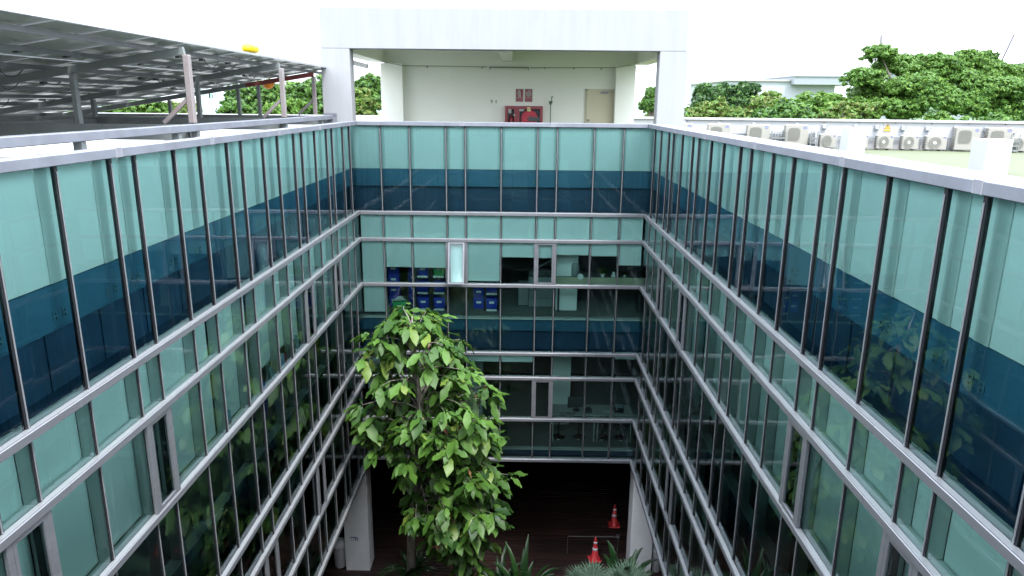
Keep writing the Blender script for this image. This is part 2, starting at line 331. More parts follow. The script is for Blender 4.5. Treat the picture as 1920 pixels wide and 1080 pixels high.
# parapet backing all round the courtyard (the pale panel seen behind the top glass)
# ------------------------------------------------------------------ curtain walls
FR = {'back': ((XL, YB), (1, 0), (0, -1), XR - XL), 'left': ((XL, YF), (0, 1), (1, 0), YB - YF),
      'right': ((XR, YF), (0, 1), (-1, 0), YB - YF), 'front': ((XL, YF), (1, 0), (0, 1), XR - XL)}
ROWS = [(ZC, ZR[0])] + [(ZR[i], ZR[i + 1]) for i in range(6)]
def facade(side, mull, label, ops, blinds3, blinds2, detail=True):
    (ox, oy), (ux, uy), (nx, ny), LEN = FR[side]
    W = lambda u, n, z: (ox + ux * u + nx * n, oy + uy * u + ny * n, z)
    th = thing('glass_curtain_wall', label, 'glass wall', W(LEN / 2, 0, GZ))
    def B(mb, u0, u1, n0, n1, z0, z1, mi=0, c=0):
        if c: mb.cbox(min(u0, u1), max(u0, u1), min(n0, n1), max(n0, n1), min(z0, z1), max(z0, z1), c, mi, fr=W)
        else: mb.box(u0, u1, n0, n1, z0, z1, mi, fr=W)
    us = [0] + mull + [LEN]
    e = .0 if side in ('left', 'right') else 0.0
    # coping in lengths with sealed joints
    m = MB(); cuts = [0]; cb = {'left': .13, 'right': .42, 'back': .28, 'front': .28}[side]
    while cuts[-1] < LEN - 3: cuts.append(cuts[-1] + rnd.uniform(2.2, 2.9))
    cuts.append(LEN)
    trim = .07 if side in ('back', 'front') else 0
    ext = 0 if trim else .3
    for i in range(len(cuts) - 1):
        a = cuts[i] + (trim if i == 0 else .004); b = cuts[i + 1] - (trim if i == len(cuts) - 2 else .004)
        if i == 0: a -= ext
        if i == len(cuts) - 2: b += ext
        if trim:  # keep clear of the side copings that run through
            a = max(a, .066); b = min(b, LEN - .066)
        B(m, a, b, -cb, .065, ZC, ZC + .1, 0, .006)
        if 0 < i:
            B(m, cuts[i] - .05, cuts[i] + .05, -cb - .003, .068, ZC + .003, ZC + .103, 1)
            for e_ in (-.056, .05): B(m, cuts[i] + e_, cuts[i] + e_ + .006, -cb - .005, .07, ZC + .001, ZC + .105, 2)
    obj('coping', m, [ALUT, mat('joint_plate', (.19, .20, .23), .6, noise=.2, nscale=8), mat('joint_sealant', (.34, .34, .35), .7, noise=.3, nscale=8)], th)
    # horizontal rails
    for i, z in enumerate(ZR):
        m = MB(); a, b = (0, LEN) if not trim else (.076, LEN - .076)
        p = a
        while p < b - .01:
            q = min(p + 2.85 + (.4 if p == a else 0), b)
            B(m, p + .0015, q - .0015, .004, .075, z - .052, z + .034, 0, .005)
            p = q
        B(m, a, b, .004, .066, z + .0345, z + .042, 1)
        obj('rail', m, [ALU, CAPM], th)
        m = MB()
        for k in range(len(us) - 1):
            B(m, us[k] + .026, us[k + 1] - .026, -.125, -.006, z - .03, z + .028)
        obj('transom_ledge', m, FRAMEIN, th)
    # mullions
    for u in mull:
        mu = MB(); B(mu, u - .0235, u + .0235, .002, .013, ZR[-1] + .045, ZC - .002)
        p = obj('mullion', mu, GASK, th)
        c2 = MB()
        zs = [ZC] + ZR
        for i in range(7): B(c2, u - .0075, u + .0075, .0135, .026, zs[i + 1] + .045, zs[i] - .056, 0, .004)
        obj('cap', c2, CAPM, p)
        f = MB(); B(f, u - .0225, u + .0225, -.139, -.004, ZR[-1] + .01, ZR[0] + .03); obj('inner_fin', f, FRAMEIN, p)
        f = MB(); B(f, u - .018, u + .018, -.03, -.004, ZR[0] + .031, ZC - .003); obj('inner_frame', f, GASK, p)
        f = MB(); B(f, u - .088, u + .088, -.1495, -.138, -1.729, ZC - .003); obj('painted_shade_strip', f, SHADE, p)  # added strip that paints the mullion's shadow on the panel
    # panes
    rest = MB()
    for r_, (zt, zb) in enumerate(ROWS):
        for k in range(len(us) - 1):
            u0, u1 = us[k], us[k + 1]
            near = (u1 < 4.4 and side in ('left', 'right')) or side == 'front'
            op = ops.get((r_, k))
            if op is not None:
                # operable top hung sash: frame, glass; op = tilt angle in degrees
                a = R(op); zh = zt - .06; H = zt - zb - .11
                def S(u, n, d, u0=u0, u1=u1, a=a, zh=zh):    # d = distance down from the hinge
                    return W(u, .01 + math.sin(a) * d + math.cos(a) * n, zh - math.cos(a) * d + math.sin(a) * n)
                fm = MB(); t_ = .045
                for (a0, a1, d0, d1) in ((u0 + .03, u0 + .03 + t_, 0, H), (u1 - .03 - t_, u1 - .03, 0, H), (u0 + .03 + t_, u1 - .03 - t_, 0, t_), (u0 + .03 + t_, u1 - .03 - t_, H - t_, H)):
                    fm.box(a0, a1, 0, .05, d0, d1, fr=S)
                sash = obj('window_sash', fm, ALU, th, label='open tilted window sash' if op > 3 else 'closed operable window sash')
                gv = [S(u0 + .07, .03, .04), S(u1 - .07, .03, .04), S(u1 - .07, .03, H - .04), S(u0 + .07, .03, H - .04)]
                if side not in ('right', 'front'): gv = gv[::-1]
                gp = MB(); gp.add(gv, [(0, 1, 2, 3)])
                obj('pane', gp, GLASS, sash)
                # fixed grey jambs on both sides
                jm = MB(); B(jm, u0 - .045, u0 + .028, .021, .062, zb + .046, zt - .055, 0, .004); B(jm, u1 - .028, u1 + .045, .021, .062, zb + .046, zt - .055, 0, .004)
                obj('window_jamb', jm, ALU, th)
                ik = MB(); B(ik, u0 + .028, u0 + .075, -.06, .004, zb + .03, zt - .05); B(ik, u1 - .075, u1 - .028, -.06, .004, zb + .03, zt - .05)
                obj('inner_sash_frame', ik, GASK, th)
                continue
            v = [W(u0, 0, zb), W(u1, 0, zb), W(u1, 0, zt), W(u0, 0, zt)]
            # each pane sits a hair out of true, as real glazing does
            j = [rnd.uniform(-.0035, .0035) for _ in range(4)]
            v = [(p[0] + nx * q, p[1] + ny * q, p[2]) for p, q in zip(v, j)]
            if side in ('right', 'front'): v = v[::-1]        # face the courtyard
            if near: rest.add(v, [(0, 1, 2, 3)])
            else:
                gp = MB(); gp.add(v, [(0, 1, 2, 3)]); obj('window_pane', gp, GLASS, th)
    if rest.v: obj('window_pane', rest, GLASS, th, kind='stuff')
    # parapet panel and the steel behind the spandrels
    m = MB(); B(m, -.15 if not trim else -.15, LEN + .15, -.185, -.15, -1.73, ZC - .002); obj('parapet_panel', m, PANEL, th)
    m = MB(); B(m, 0, LEN, -max(cb, .2) + .01, -.186, ROOF - .05, ZC - .002); obj('parapet_wall', m, WHITE, th)
    for (z1, z0, z2) in ((-1.745, -2.17, -2.86), (-5.9, -6.2, -6.80), (-9.87, -10.02, -10.1)):
        m = MB(); B(m, -.15, LEN + .15, -.2, -.16, z0, z1)
        zz = z0
        B(m, -.15, LEN + .15, -.3, -.16, z0 - .02, z0 - .002)
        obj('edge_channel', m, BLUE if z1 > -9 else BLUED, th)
        m = MB(); B(m, -.3, LEN + .3, -.36, -.33, z2 - .03, z1 + .02)
        for k in range(1, int(LEN / .95)): B(m, k * .95 - .03, k * .95 + .03, -.33, -.315, z2, z0 - .03)
        B(m, -.3, LEN + .3, -.33, -.15, z2 - .03, z2)
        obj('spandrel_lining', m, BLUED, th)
        if z1 < -3:
            m = MB(); B(m, -.1, LEN + .1, -.2, -.004, z1 + .06, z1 + .085); obj('floor_edge_ledge', m, FRAMEIN, th)
    # bolted brackets that hold the mullions
    m = MB()
    for u in mull:
        if u > 4.2 or side == 'back':
            for z in (-2.05, -6.05):
                for s in (-1, 1):
                    B(m, u + s * .036, u + s * .11, -.1595, -.154, z - .05, z + .05)
                    for dz in (-.025, .025): B(m, u + s * .065, u + s * .082, -.153, -.14, z + dz - .009, z + dz + .009)
    obj('bracket', m, mat('bracket_steel', (.07, .17, .24), .5), th)
    # roller blinds
    for (bl, ztop) in ((blinds3, -2.95), (blinds2, -6.95)):
        for k in range(len(us) - 1):
            zb = bl.get(k)
            if zb is None: continue
            a, b = us[k] + .03, us[k + 1] - .03
            if detail and rnd.random() < .2 and side != 'back': (a, b) = (a, b - rnd.uniform(.03, .07))
            m = MB(); B(m, a, b, -.146, -.142, zb, ztop)
            o_ = obj('roller_blind', m, BLIND, th)
            m = MB(); B(m, a, b, -.151, -.136, zb - .025, zb, 0, .004); obj('hem_bar', m, WHITE_SMOOTH, o_)
    return th, W
bb = dict(enumerate([-5.68, -4.39, -4.4, -4.8, -4.76, -4.08, -4.09, -4.0, -4.02, -4.27]))
facade('back', [x - XL for x in BX], 'far glass curtain wall of the courtyard, below the white rooftop portico, with blue crates inside', {(2, 3): 13.5, (2, 6): 0, (5, 6): 0}, bb, {4: -7.12, 5: -7.12, 0: -8.0, 9: -7.0}, False)
lb = {}
usl = [0] + LY
for k in range(len(LY) + 1):
    lb[k] = -4.80 + rnd.choice((0, 0, 0, .03))
for k, z in ((15, -4.52), (16, -4.50), (17, -4.62), (19, -4.66), (20, -4.7), (12, -4.8), (11, -4.8)): lb[k] = z
l2 = {k: -7.9 - .5 * rnd.random() for k in (3, 7, 9, 16, 20)}
facade('left', LY, 'left glass curtain wall of the courtyard, running from the viewer under the solar canopy', {(2, 7): 0, (2, 10): 0, (2, 18): 0, (2, 21): 0, (5, 10): 0, (5, 18): 0, (5, 14): 0}, lb, l2)
rb = {k: -5.32 + rnd.choice((0, .02, .25, -.1, .5)) for k in range(len(RY) + 1)}
r2 = {k: -8.3 - .6 * rnd.random() for k in range(len(RY) + 1) if k % 5 != 3}
facade('right', RY, 'right glass curtain wall of the courtyard with the tree mirrored in its panes', {(2, 7): 0, (2, 10): 0, (2, 18): 0, (2, 21): 0, (5, 10): 0, (5, 18): 0}, rb, r2)
facade('front', [x - XL for x in BX], 'near glass curtain wall below the viewer, seen only mirrored in the far panes', {}, {k: -4.3 - .4 * (k % 3) for k in (0, 1, 4, 5, 8)}, {2: -8, 6: -8.2}, False)
# ------------------------------------------------------------------ things inside the far rooms
def frameS(x, y, z, lab, grp, w_=.34, h_=1.3):                        # shelving bay with trays
    t = thing('storage_rack', lab, 'shelving', (x, y, z), 0, grp, world=False)
    m = MB()
    for px in (-w_ / 2 - .03, w_ / 2 + .03):
        for py in (0, .42): m.box(px - .018, px + .018, py - .018, py + .018, 0, h_)
    for zz in (.02, .5, .98): m.box(-w_ / 2 - .012, w_ / 2 + .012, -.01, .43, zz, zz + .02)
    m.bar((-w_ / 2 - .03, -.02, .72), (-w_ / 2 + .13, -.02, .98), .02, .02); m.bar((w_ / 2 + .03, -.02, .72), (w_ / 2 - .13, -.02, .98), .02, .02)
    obj('rack_frame', m, GASK, t)
    for zz in (.02, .5, .98): m = MB(); m.box(-w_ / 2 + .02, w_ / 2 - .02, -.03, -.012, zz - .02, zz + .035); obj('shelf_edge', m, WHITE_SMOOTH, t)
    return t
CRB = mat('blue_crate', (.02, .045, .42), .5); CRG = mat('green_crate', (.03, .42, .14), .5)
def crate(x, y, z, mm, lab, w_=.32, h_=.3, d_=.38, grp='storage crates behind the far glass'):
    t = thing('storage_crate', lab, 'crate', (x, y, z), 0, grp, world=False)
    m = MB(); a, b = w_ / 2, w_ / 2 * .9
    m.add([(-b, .03, 0), (b, .03, 0), (b, d_ - .03, 0), (-b, d_ - .03, 0), (-a, 0, h_), (a, 0, h_), (a, d_, h_), (-a, d_, h_)],
          [(0, 3, 2, 1), (4, 5, 6, 7), (0, 1, 5, 4), (1, 2, 6, 5), (2, 3, 7, 6), (3, 0, 4, 7)])
    m.box(-a - .012, a + .012, -.012, d_ + .012, h_ - .03, h_ + .012)
    for q in (-.6, 0, .6): m.box(q * b - .006, q * b + .006, -.008, .012, .04, h_ - .04)
    obj('crate_body', m, mm, t)
    m = MB(); m.box(-.07, .07, -.016, -.012, h_ * .55, h_ * .75); obj('paper_label', m, WHITE_SMOOTH, t); return t
RY0 = YB + .62
frameS(-2.74, RY0, F3, 'black storage rack with white shelf edges, left one of two behind the third pane', 'storage racks behind the far glass')
frameS(-2.28, RY0, F3, 'black storage rack with white shelf edges, right one of two behind the third pane', 'storage racks behind the far glass')
frameS(-.78, RY0, F3, 'black storage rack beside the white blind of the middle pane, blue crate low', 'storage racks behind the far glass')
for x, z, mm, lab in ((-2.74, .525, CRB, 'blue crate on the middle shelf of the left rack'), (-2.74, 1.0, CRB, 'blue crate on the top shelf of the left rack, above the rail'),
                      (-2.74, .045, CRB, 'blue crate on the bottom shelf of the left rack'), (-2.28, .525, CRB, 'blue crate on the middle shelf of the right rack'), (-2.28, .045, CRB, 'blue crate with long white label, bottom shelf of the right rack'),
                      (-2.28, 1.0, CRG, 'green crate on the top shelf of the right rack'), (-.78, .045, CRB, 'blue crate at the foot of the lone rack'),
                      (-.78, .525, CRB, 'blue crate half way up the lone rack')):
    crate(x, RY0 + .03, F3 + z, mm, lab)
for i in range(4): crate(-3.62, RY0 + .3, F3 + .315 * i, CRB, 'blue crate, number %s up in the stack behind the second pane' % ('one', 'two', 'three', 'four')[i])
for i in range(4): crate(-3.08, RY0 + .55, F3 + .315 * i, CRB, 'blue crate, number %s up in the stack left of the racks' % ('one', 'two', 'three', 'four')[i])
for i in range(2): crate(-1.16, RY0 + .2, F3 + .315 * i, CRB, ('lower', 'upper')[i] + ' blue crate beside the lone rack')
crate(-3.36, YB + .26, F3 + .01, CRG, 'bright green crate close to the glass with papers on top', .36, .3, .28)
m = MB()
for i in range(7):
    a = rnd.uniform(0, 3); x, y = -3.36 + rnd.uniform(-.1, .1), YB + .4 + rnd.uniform(-.06, .06); z = F3 + .33 + .012 * i
    c, s = math.cos(a), math.sin(a); m.add([(x + c * .12, y + s * .12, z + .02), (x - s * .06, y + c * .06, z), (x - c * .12, y - s * .12, z + .025), (x + s * .06, y - c * .06, z + .006)], [(0, 1, 2, 3)])
    m.tube([(x - .1, y, z), (x, y + .02, z + .04), (x + .1, y - .02, z + .01)], .014, 6)
single('crumpled_papers', m, WHITE_SMOOTH, 'crumpled white papers heaped on the bright green crate', 'papers')
# photocopier
t = thing('photocopier', 'grey office photocopier with raised lid behind the sixth pane', 'photocopier', (.62, YB + .95, F3), world=False)
PG = mat('pale_grey_plastic', (.22, .24, .24), .5); PD = mat('charcoal_plastic', (.05, .055, .06), .5)
m = MB(); m.cbox(-.34, .34, 0, .6, .04, .92, .015); obj('cabinet', m, PG, t)
m = MB(); m.cbox(-.64, -.345, .1, .5, .06, .7, .01); obj('side_drawer_unit', m, PG, t)
m = MB()
for zz in (.3, .52, .74): m.box(-.33, .33, -.004, 0, zz, zz + .008)
obj('drawer_gap', m, PD, t)
m = MB(); m.cbox(-.33, .36, .02, .6, .94, 1.12, .02); obj('scanner', m, PD, t)
m = MB(); m.bar((-.2, .3, 1.14), (.3, .3, 1.42), .5, .05); obj('lid', m, PG, t)
m = MB(); m.bar((.1, -.1, 1.1), (.34, -.08, 1.0), .14, .03); obj('control_panel', m, PD, t)
# counter with planter front behind the right panes
t = thing('counter_desk', 'long counter with a pale wooden front panel behind the right panes', 'desk', (2.3, YB + .6, F3), world=False)
m = MB(); m.cbox(-1.25, 1.2, 0, .6, .98, 1.02, .006); obj('counter_top', m, mat('counter_laminate', (.12, .13, .13), .4), t)
m = MB(); m.box(-1.25, 1.2, -.03, -.004, .80, 1.03); obj('front_panel', m, mat('pale_wood', (.46, .44, .30), .6, noise=.15, nscale=3, stretch=(.4, 1, 8)), t)
for xa in (-1.2, 1.1): m = MB(); m.box(xa, xa + .05, .02, .55, 0, .97); obj('leg', m, PD, t)
CT = F3 + 1.02
m = MB(); m.lathe([(.11, 0), (.12, .02), (.12, .3), (.1, .36), (.05, .4), (.05, .43)], 18, (1.58, YB + .8, CT)); m.tube([(1.46, YB + .8, CT + .33), (1.58, YB + .72, CT + .47), (1.70, YB + .8, CT + .33)], .01, 6)
single('water_flask', m, PG, 'squat grey flask with a carrying handle on the counter', 'flask', smooth=True)
m = MB(); m.lathe([(.045, 0), (.06, .015), (.06, .03), (.045, .045)], 18, (1.72, YB + .63, CT - .01), ax='z')
m.lathe([(.03, 0), (.085, .02), (.085, .04), (.03, .06)], 16, (1.72, YB + .55, CT + .03), ax='y'); single('white_roll', m, WHITE_SMOOTH, 'small round white roll at the edge of the wooden counter front', 'tape roll')
def pot_plant(x, y, z, lab, mm=LEAF, s=1.):
    t = thing('potted_plant', lab, 'plant', (x, y, z), 0, 'small plants on the counter', world=False)
    m = MB(); m.lathe([(.04 * s, 0), (.055 * s, .06 * s), (.06 * s, .07 * s)], 12); obj('pot', m, WHITE_SMOOTH, t)
    m = MB()
    for i in range(60):
        a = rnd.uniform(0, 6.28); rr = rnd.uniform(.01, .13) * s; zz = rnd.uniform(.07, .19) * s
        p = Vector((rr * math.cos(a), rr * math.sin(a), zz)); d = Vector((math.cos(a), math.sin(a), rnd.uniform(-.3, .6))).normalized() * .04 * s; q = Vector((-d.y, d.x, 0)) * .5
        m.add([p - d, p + q, p + d, p - q], [(0, 1, 2, 3)])
    obj('leaves', m, mm, t); return t
pot_plant(2.36, YB + .72, CT, 'small leafy green plant in a white pot on the counter', LEAFY, 1.2)
pot_plant(2.98, YB + .74, CT, 'tiny dark plant on the counter behind the last pane', LEAF, .7)
m = MB(); m.cbox(2.60, 2.72, YB + .66, YB + .78, CT, CT + .05, .006); m.lathe([(.035, .05), (.045, .14), (.047, .15)], 14, (2.67, YB + .72, CT)); single('paper_cup', m, WHITE_SMOOTH, 'white cup on a white stand beside the leafy plant', 'cup')
# second floor room: long table, bar stools, monitor, trays
t = thing('long_table', 'long white table with slim legs on the floor below', 'desk', (2.25, YB + .4, F2), world=False)
TW = mat('table_white', (.50, .53, .50), .4)
m = MB(); m.cbox(-1.25, 1.15, 0, .75, .85, .89, .006); obj('table_top', m, TW, t)
for px in (-1.2, .02, .12, 1.1):
    m = MB(); m.tube([(px, .06, 0), (px, .06, .85)], .02, 8); obj('leg', m, TW, t)
TZ = F2 + .89
t = thing('computer_monitor', 'black computer monitor with loose cables on the long white table', 'monitor', (1.75, YB + .72, TZ), R(10), world=False)
m = MB(); m.cbox(-.27, .27, -.02, .02, .1, .44, .008); obj('screen', m, PD, t)
m = MB(); m.lathe([(.11, 0), (.1, .015), (.025, .03), (.02, .12)], 16); obj('stand', m, PD, t)
m = MB()
for i in range(4):
    pts = [(-.1 - .45 * k / 6 + rnd.uniform(-.06, .06), -.2 + rnd.uniform(-.12, .08), .008) for k in range(7)]; m.tube(pts, .006, 5)
obj('cable', m, PD, t)
m = MB(); m.cbox(1.98, 2.2, YB + .5, YB + .68, TZ, TZ + .1, .02); m.cbox(2.02, 2.16, YB + .52, YB + .64, TZ + .1, TZ + .16, .02); single('desk_phone', m, PD, 'black desk device beside the monitor', 'office machine')
t = thing('letter_trays', 'stack of three black letter trays on the long white table', 'letter trays', (3.0, YB + .62, TZ), world=False)
for i in range(3):
    m = MB(); m.box(-.13, .13, -.1, .2, .02 + i * .07, .03 + i * .07); m.box(-.13, -.12, -.1, .2, .03 + i * .07, .075 + i * .07); m.box(.12, .13, -.1, .2, .03 + i * .07, .075 + i * .07); obj('tray', m, PD, t)
m = MB(); m.box(-.12, .12, -.08, .18, .172, .178); obj('paper', m, mat('bluish_paper', (.35, .45, .55), .7), t)
m = MB(); m.box(2.55, 2.85, YB + .55, YB + .72, TZ + .001, TZ + .008); single('paper_sheet', m, WHITE_SMOOTH, 'pale sheet lying on the table between monitor and trays', 'paper')
def stool():
    t = thing('bar_stool', 'bar stool with round chrome foot, leftmost below the long table', 'stool', (1.24, YB + .75, F2), 0, 'bar stools under the long table', world=False)
    CH = mat('dark_chrome', (.25, .26, .27), .2, 1)
    m = MB(); m.lathe([(.2, 0), (.2, .012), (.17, .03), (.05, .05), (.035, .09)], 24); obj('base', m, CH, t, True)
    m = MB(); m.tube([(0, 0, .05), (0, 0, .62)], .022, 10); obj('post', m, CH, t)
    m = MB(); m.tube([(-.14, .1, .28), (-.14, -.06, .28), (0, -.12, .28), (.14, -.06, .28), (.14, .1, .28)], .01, 6); obj('footrest', m, CH, t)
    m = MB(); m.lathe([(.13, .6), (.19, .64), (.19, .68), (.15, .7)], 20); obj('seat', m, PD, t, True); return t
s0 = stool()
for x, lb_ in ((1.84, 'bar stool, second from the left below the long table'), (2.55, 'bar stool, third from the left, right of the paired table legs'), (3.12, 'bar stool farthest right below the long table')):
    copy_tree(s0, (x, YB + .75, F2), rnd.uniform(0, 2), lb_)
# things on the sills of the left wall
def lbox(x0, x1, y0, y1, z0, z1, mm, name, lab, cat, grp=None):
    m = MB(); m.cbox(x0, x1, y0, y1, z0, z1, .004); return single(name, m, mm, lab, cat, grp)
LZ = ZR[2] + .03
lbox(XL - .15, XL - .02, 9.78, 10.0, LZ, LZ + .13, mat('pink_white_card', (.62, .50, .50), .7), 'tissue_box', 'pale pink box under the blue one on the left wall ledge', 'box')
t = lbox(XL - .15, XL - .02, 9.79, 9.99, LZ + .131, LZ + .27, mat('sky_blue_card', (0.05, 0.36, 0.62), .6, col2=(.5, .6, .65), nscale=9), 'tissue_box', 'sky blue box standing on the pale pink box', 'box')
lbox(XL - .15, XL - .03, 11.3, 11.5, LZ, LZ + .12, mat('blue_card', (.02, .12, .5), .6), 'file_box', 'small blue box at the near end of the cluttered ledge', 'box')
def tent(x, y, z, lab, mm):
    m = MB(); m.add([(x - .05, y - .08, z), (x - .05, y + .08, z), (x + .04, y + .08, z), (x + .04, y - .08, z), (x - .01, y - .08, z + .22), (x - .01, y + .08, z + .22)], [(0, 1, 5, 4), (2, 3, 4, 5), (0, 4, 3), (1, 2, 5), (0, 3, 2, 1)]); single('folded_calendar', m, mm, lab, 'calendar')
tent(XL - .08, 11.95, LZ, 'folded desk calendar leaning on the cluttered left ledge', mat('calendar_card', (.5, .6, .58), .7, col2=(.1, .3, .35), nscale=18))
lbox(XL - .14, XL - .04, 12.35, 12.6, LZ, LZ + .24, mat('patterned_card', (.6, .66, .7), .7, col2=(.1, .3, .6), nscale=14), 'paper_bag', 'blue and white patterned bag on the left ledge', 'bag')
lbox(XL - .13, XL - .05, 12.66, 12.74, LZ, LZ + .2, mat('red_card', (.5, .06, .08), .6), 'red_bottle', 'slim red bottle beside the patterned bag', 'bottle')
lbox(XL - .14, XL - .04, 13.25, 13.5, LZ, LZ + .3, mat('collage_card', (.65, .65, .5), .7, col2=(.1, .35, .55), nscale=20), 'paper_bag', 'tall collage patterned bag on the left ledge', 'bag')
crate(-4.9, 11.7, F3 + .01, CRB, 'large blue crate standing behind the left glass wall', .5, .55, .6)
lbox(XL - .75, XL - .3, 16.0, 16.4, F3, F3 + .55, mat('yellow_carton', (.48, .44, .13), .7), 'storage_carton', 'yellowish carton on the floor behind the left glass near the corner', 'carton')
for i, (y_, z_) in enumerate(((9.2, F2), (11.4, F2), (13.0, F2), (15.0, F2))):
    lbox(XL - .8, XL - .35, y_, y_ + .5, z_ + .002, z_ + .45, mat('ochre_carton', (.40, .30, .07), .8), 'storage_carton', ('ochre carton behind the lower left glass, nearest the viewer', 'ochre carton behind the lower left glass, second from the viewer', 'ochre carton behind the lower left glass, third from the viewer', 'ochre carton behind the lower left glass, farthest from the viewer')[i], 'carton', 'ochre cartons behind the lower left glass')
for i, y_ in enumerate((6.2, 9.0, 12.4, 14.6)):                         # desks behind both side walls
    for sx, lab_ in ((-1, 'left'), (1, 'right')):
        x_ = XL - 1.9 if sx < 0 else XR + 1.9
        for zf, fl in ((F3, 'upper'), (F2, 'lower')):
            t = thing('office_desk', 'office desk %s from the viewer behind the %s %s glass' % (('first', 'second', 'third', 'fourth')[i], fl, lab_), 'desk', (x_, y_, zf), 0, 'desks behind the side walls', world=False)
            m = MB(); m.cbox(-.4, .4, -.7, .7, .71, .74, .005); obj('desk_top', m, TW, t)
            for xa, ya in ((-.38, -.66), (.34, -.66), (-.38, .6), (.34, .6)): m = MB(); m.box(xa, xa + .04, ya, ya + .06, 0, .71); obj('leg', m, PG, t)
            m = MB(); m.cbox(-.03, .03, -.26, .26, .84, 1.16, .008); m.box(-.08, .08, -.1, .1, .742, .755); m.box(-.015, .015, -.02, .02, .755, .85); obj('monitor', m, PD, t)
# ------------------------------------------------------------------ rooftop portico
PY = 19.6
po = thing('rooftop_portico', 'white rendered rooftop portico with square columns framing a recessed wall', 'portico', (-.5, PY, ROOF))
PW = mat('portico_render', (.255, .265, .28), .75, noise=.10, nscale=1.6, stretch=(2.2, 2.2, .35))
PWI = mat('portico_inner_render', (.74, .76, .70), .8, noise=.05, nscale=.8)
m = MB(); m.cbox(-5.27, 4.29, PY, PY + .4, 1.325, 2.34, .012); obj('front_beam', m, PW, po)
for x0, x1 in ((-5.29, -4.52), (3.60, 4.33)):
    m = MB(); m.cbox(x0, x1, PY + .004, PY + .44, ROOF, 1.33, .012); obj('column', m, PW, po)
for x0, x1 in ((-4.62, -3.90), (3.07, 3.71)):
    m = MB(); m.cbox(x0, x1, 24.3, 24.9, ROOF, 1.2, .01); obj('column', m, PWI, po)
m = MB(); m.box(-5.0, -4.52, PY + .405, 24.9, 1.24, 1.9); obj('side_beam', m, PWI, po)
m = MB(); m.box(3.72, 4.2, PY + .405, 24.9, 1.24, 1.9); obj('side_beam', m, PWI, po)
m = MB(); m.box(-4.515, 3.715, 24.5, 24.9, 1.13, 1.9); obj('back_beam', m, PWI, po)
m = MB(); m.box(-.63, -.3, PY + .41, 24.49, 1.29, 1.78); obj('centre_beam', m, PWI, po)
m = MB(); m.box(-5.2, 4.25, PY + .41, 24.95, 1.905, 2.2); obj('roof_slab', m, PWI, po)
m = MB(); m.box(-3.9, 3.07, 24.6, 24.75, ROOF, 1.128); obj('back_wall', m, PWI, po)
# door
DX0, DX1, DY = 2.16, 3.03, 24.6
dr = MB(); dr.cbox(DX0, DX1, DY - .05, DY - .012, ROOF + .01, .40, .005)
d_ = obj('door', dr, mat('cream_door', (.50, .47, .34), .55, noise=.05, nscale=2), po)
m = MB(); m.box(DX0 - .05, DX0 - .004, DY - .03, DY - .002, ROOF, .45); m.box(DX1 + .004, DX1 + .04, DY - .03, DY - .002, ROOF, .45); m.box(DX0 - .05, DX1 + .04, DY - .03, DY - .002, .405, .455); obj('door_frame', m, mat('door_frame_paint', (.5, .48, .36), .6), po)
m = MB(); m.lathe([(.012, 0), (.03, .02), (.035, .05), (.02, .07)], 14, (DX0 + .08, DY - .125, -.55), ax='y'); obj('handle', m, CAPM, d_)
m = MB(); m.box(2.62, 2.86, DY - .1, DY - .052, .31, .37); m.bar((2.7, DY - .11, .4), (3.0, DY - .09, .36), .02, .012); obj('door_closer', m, ALU, d_)
# conduit and lamp, signs, fire cabinet, hose bib
m = MB(); m.tube([(-3.9, 24.28, 1.13), (-1.15, 24.47, 1.12)], .012, 6); m.tube([(-4.45, 23.6, 1.22), (-3.9, 24.28, 1.13)], .012, 6); m.tube([(.28, 24.47, 1.10), (3.1, 24.28, 1.13), (3.5, 24.0, 1.2)], .012, 6)
for x in (-3.1, -1.3, .75, 1.7, 2.6): m.box(x - .025, x + .025, 24.44, 24.49, 1.07, 1.12)
single('wall_conduit', m, mat('conduit_grey', (.25, .27, .24), .6), 'thin grey conduit with clips along the back beam of the portico', 'conduit')
t = thing('strip_light', 'unlit fluorescent strip light mounted on the back beam of the portico', 'light fitting', (-.42, 24.45, 1.02))
m = MB(); m.box(-1.06, .23, 24.42, 24.49, 1.09, 1.125); m.box(-1.06, -1.03, 24.42, 24.49, 1.03, 1.09); m.box(.2, .23, 24.42, 24.49, 1.03, 1.09); obj('housing', m, mat('fitting_grey', (.16, .18, .15), .5), t)
m = MB(); m.tube([(-1.03, 24.455, 1.055), (.2, 24.455, 1.055)], .014, 10); obj('tube_lamp', m, WHITE_SMOOTH, t)
SR = mat('sign_red', (0.24, 0.012, 0.028), .45); SW = mat('sign_white', (0.302, 0.288, 0.274), .5)
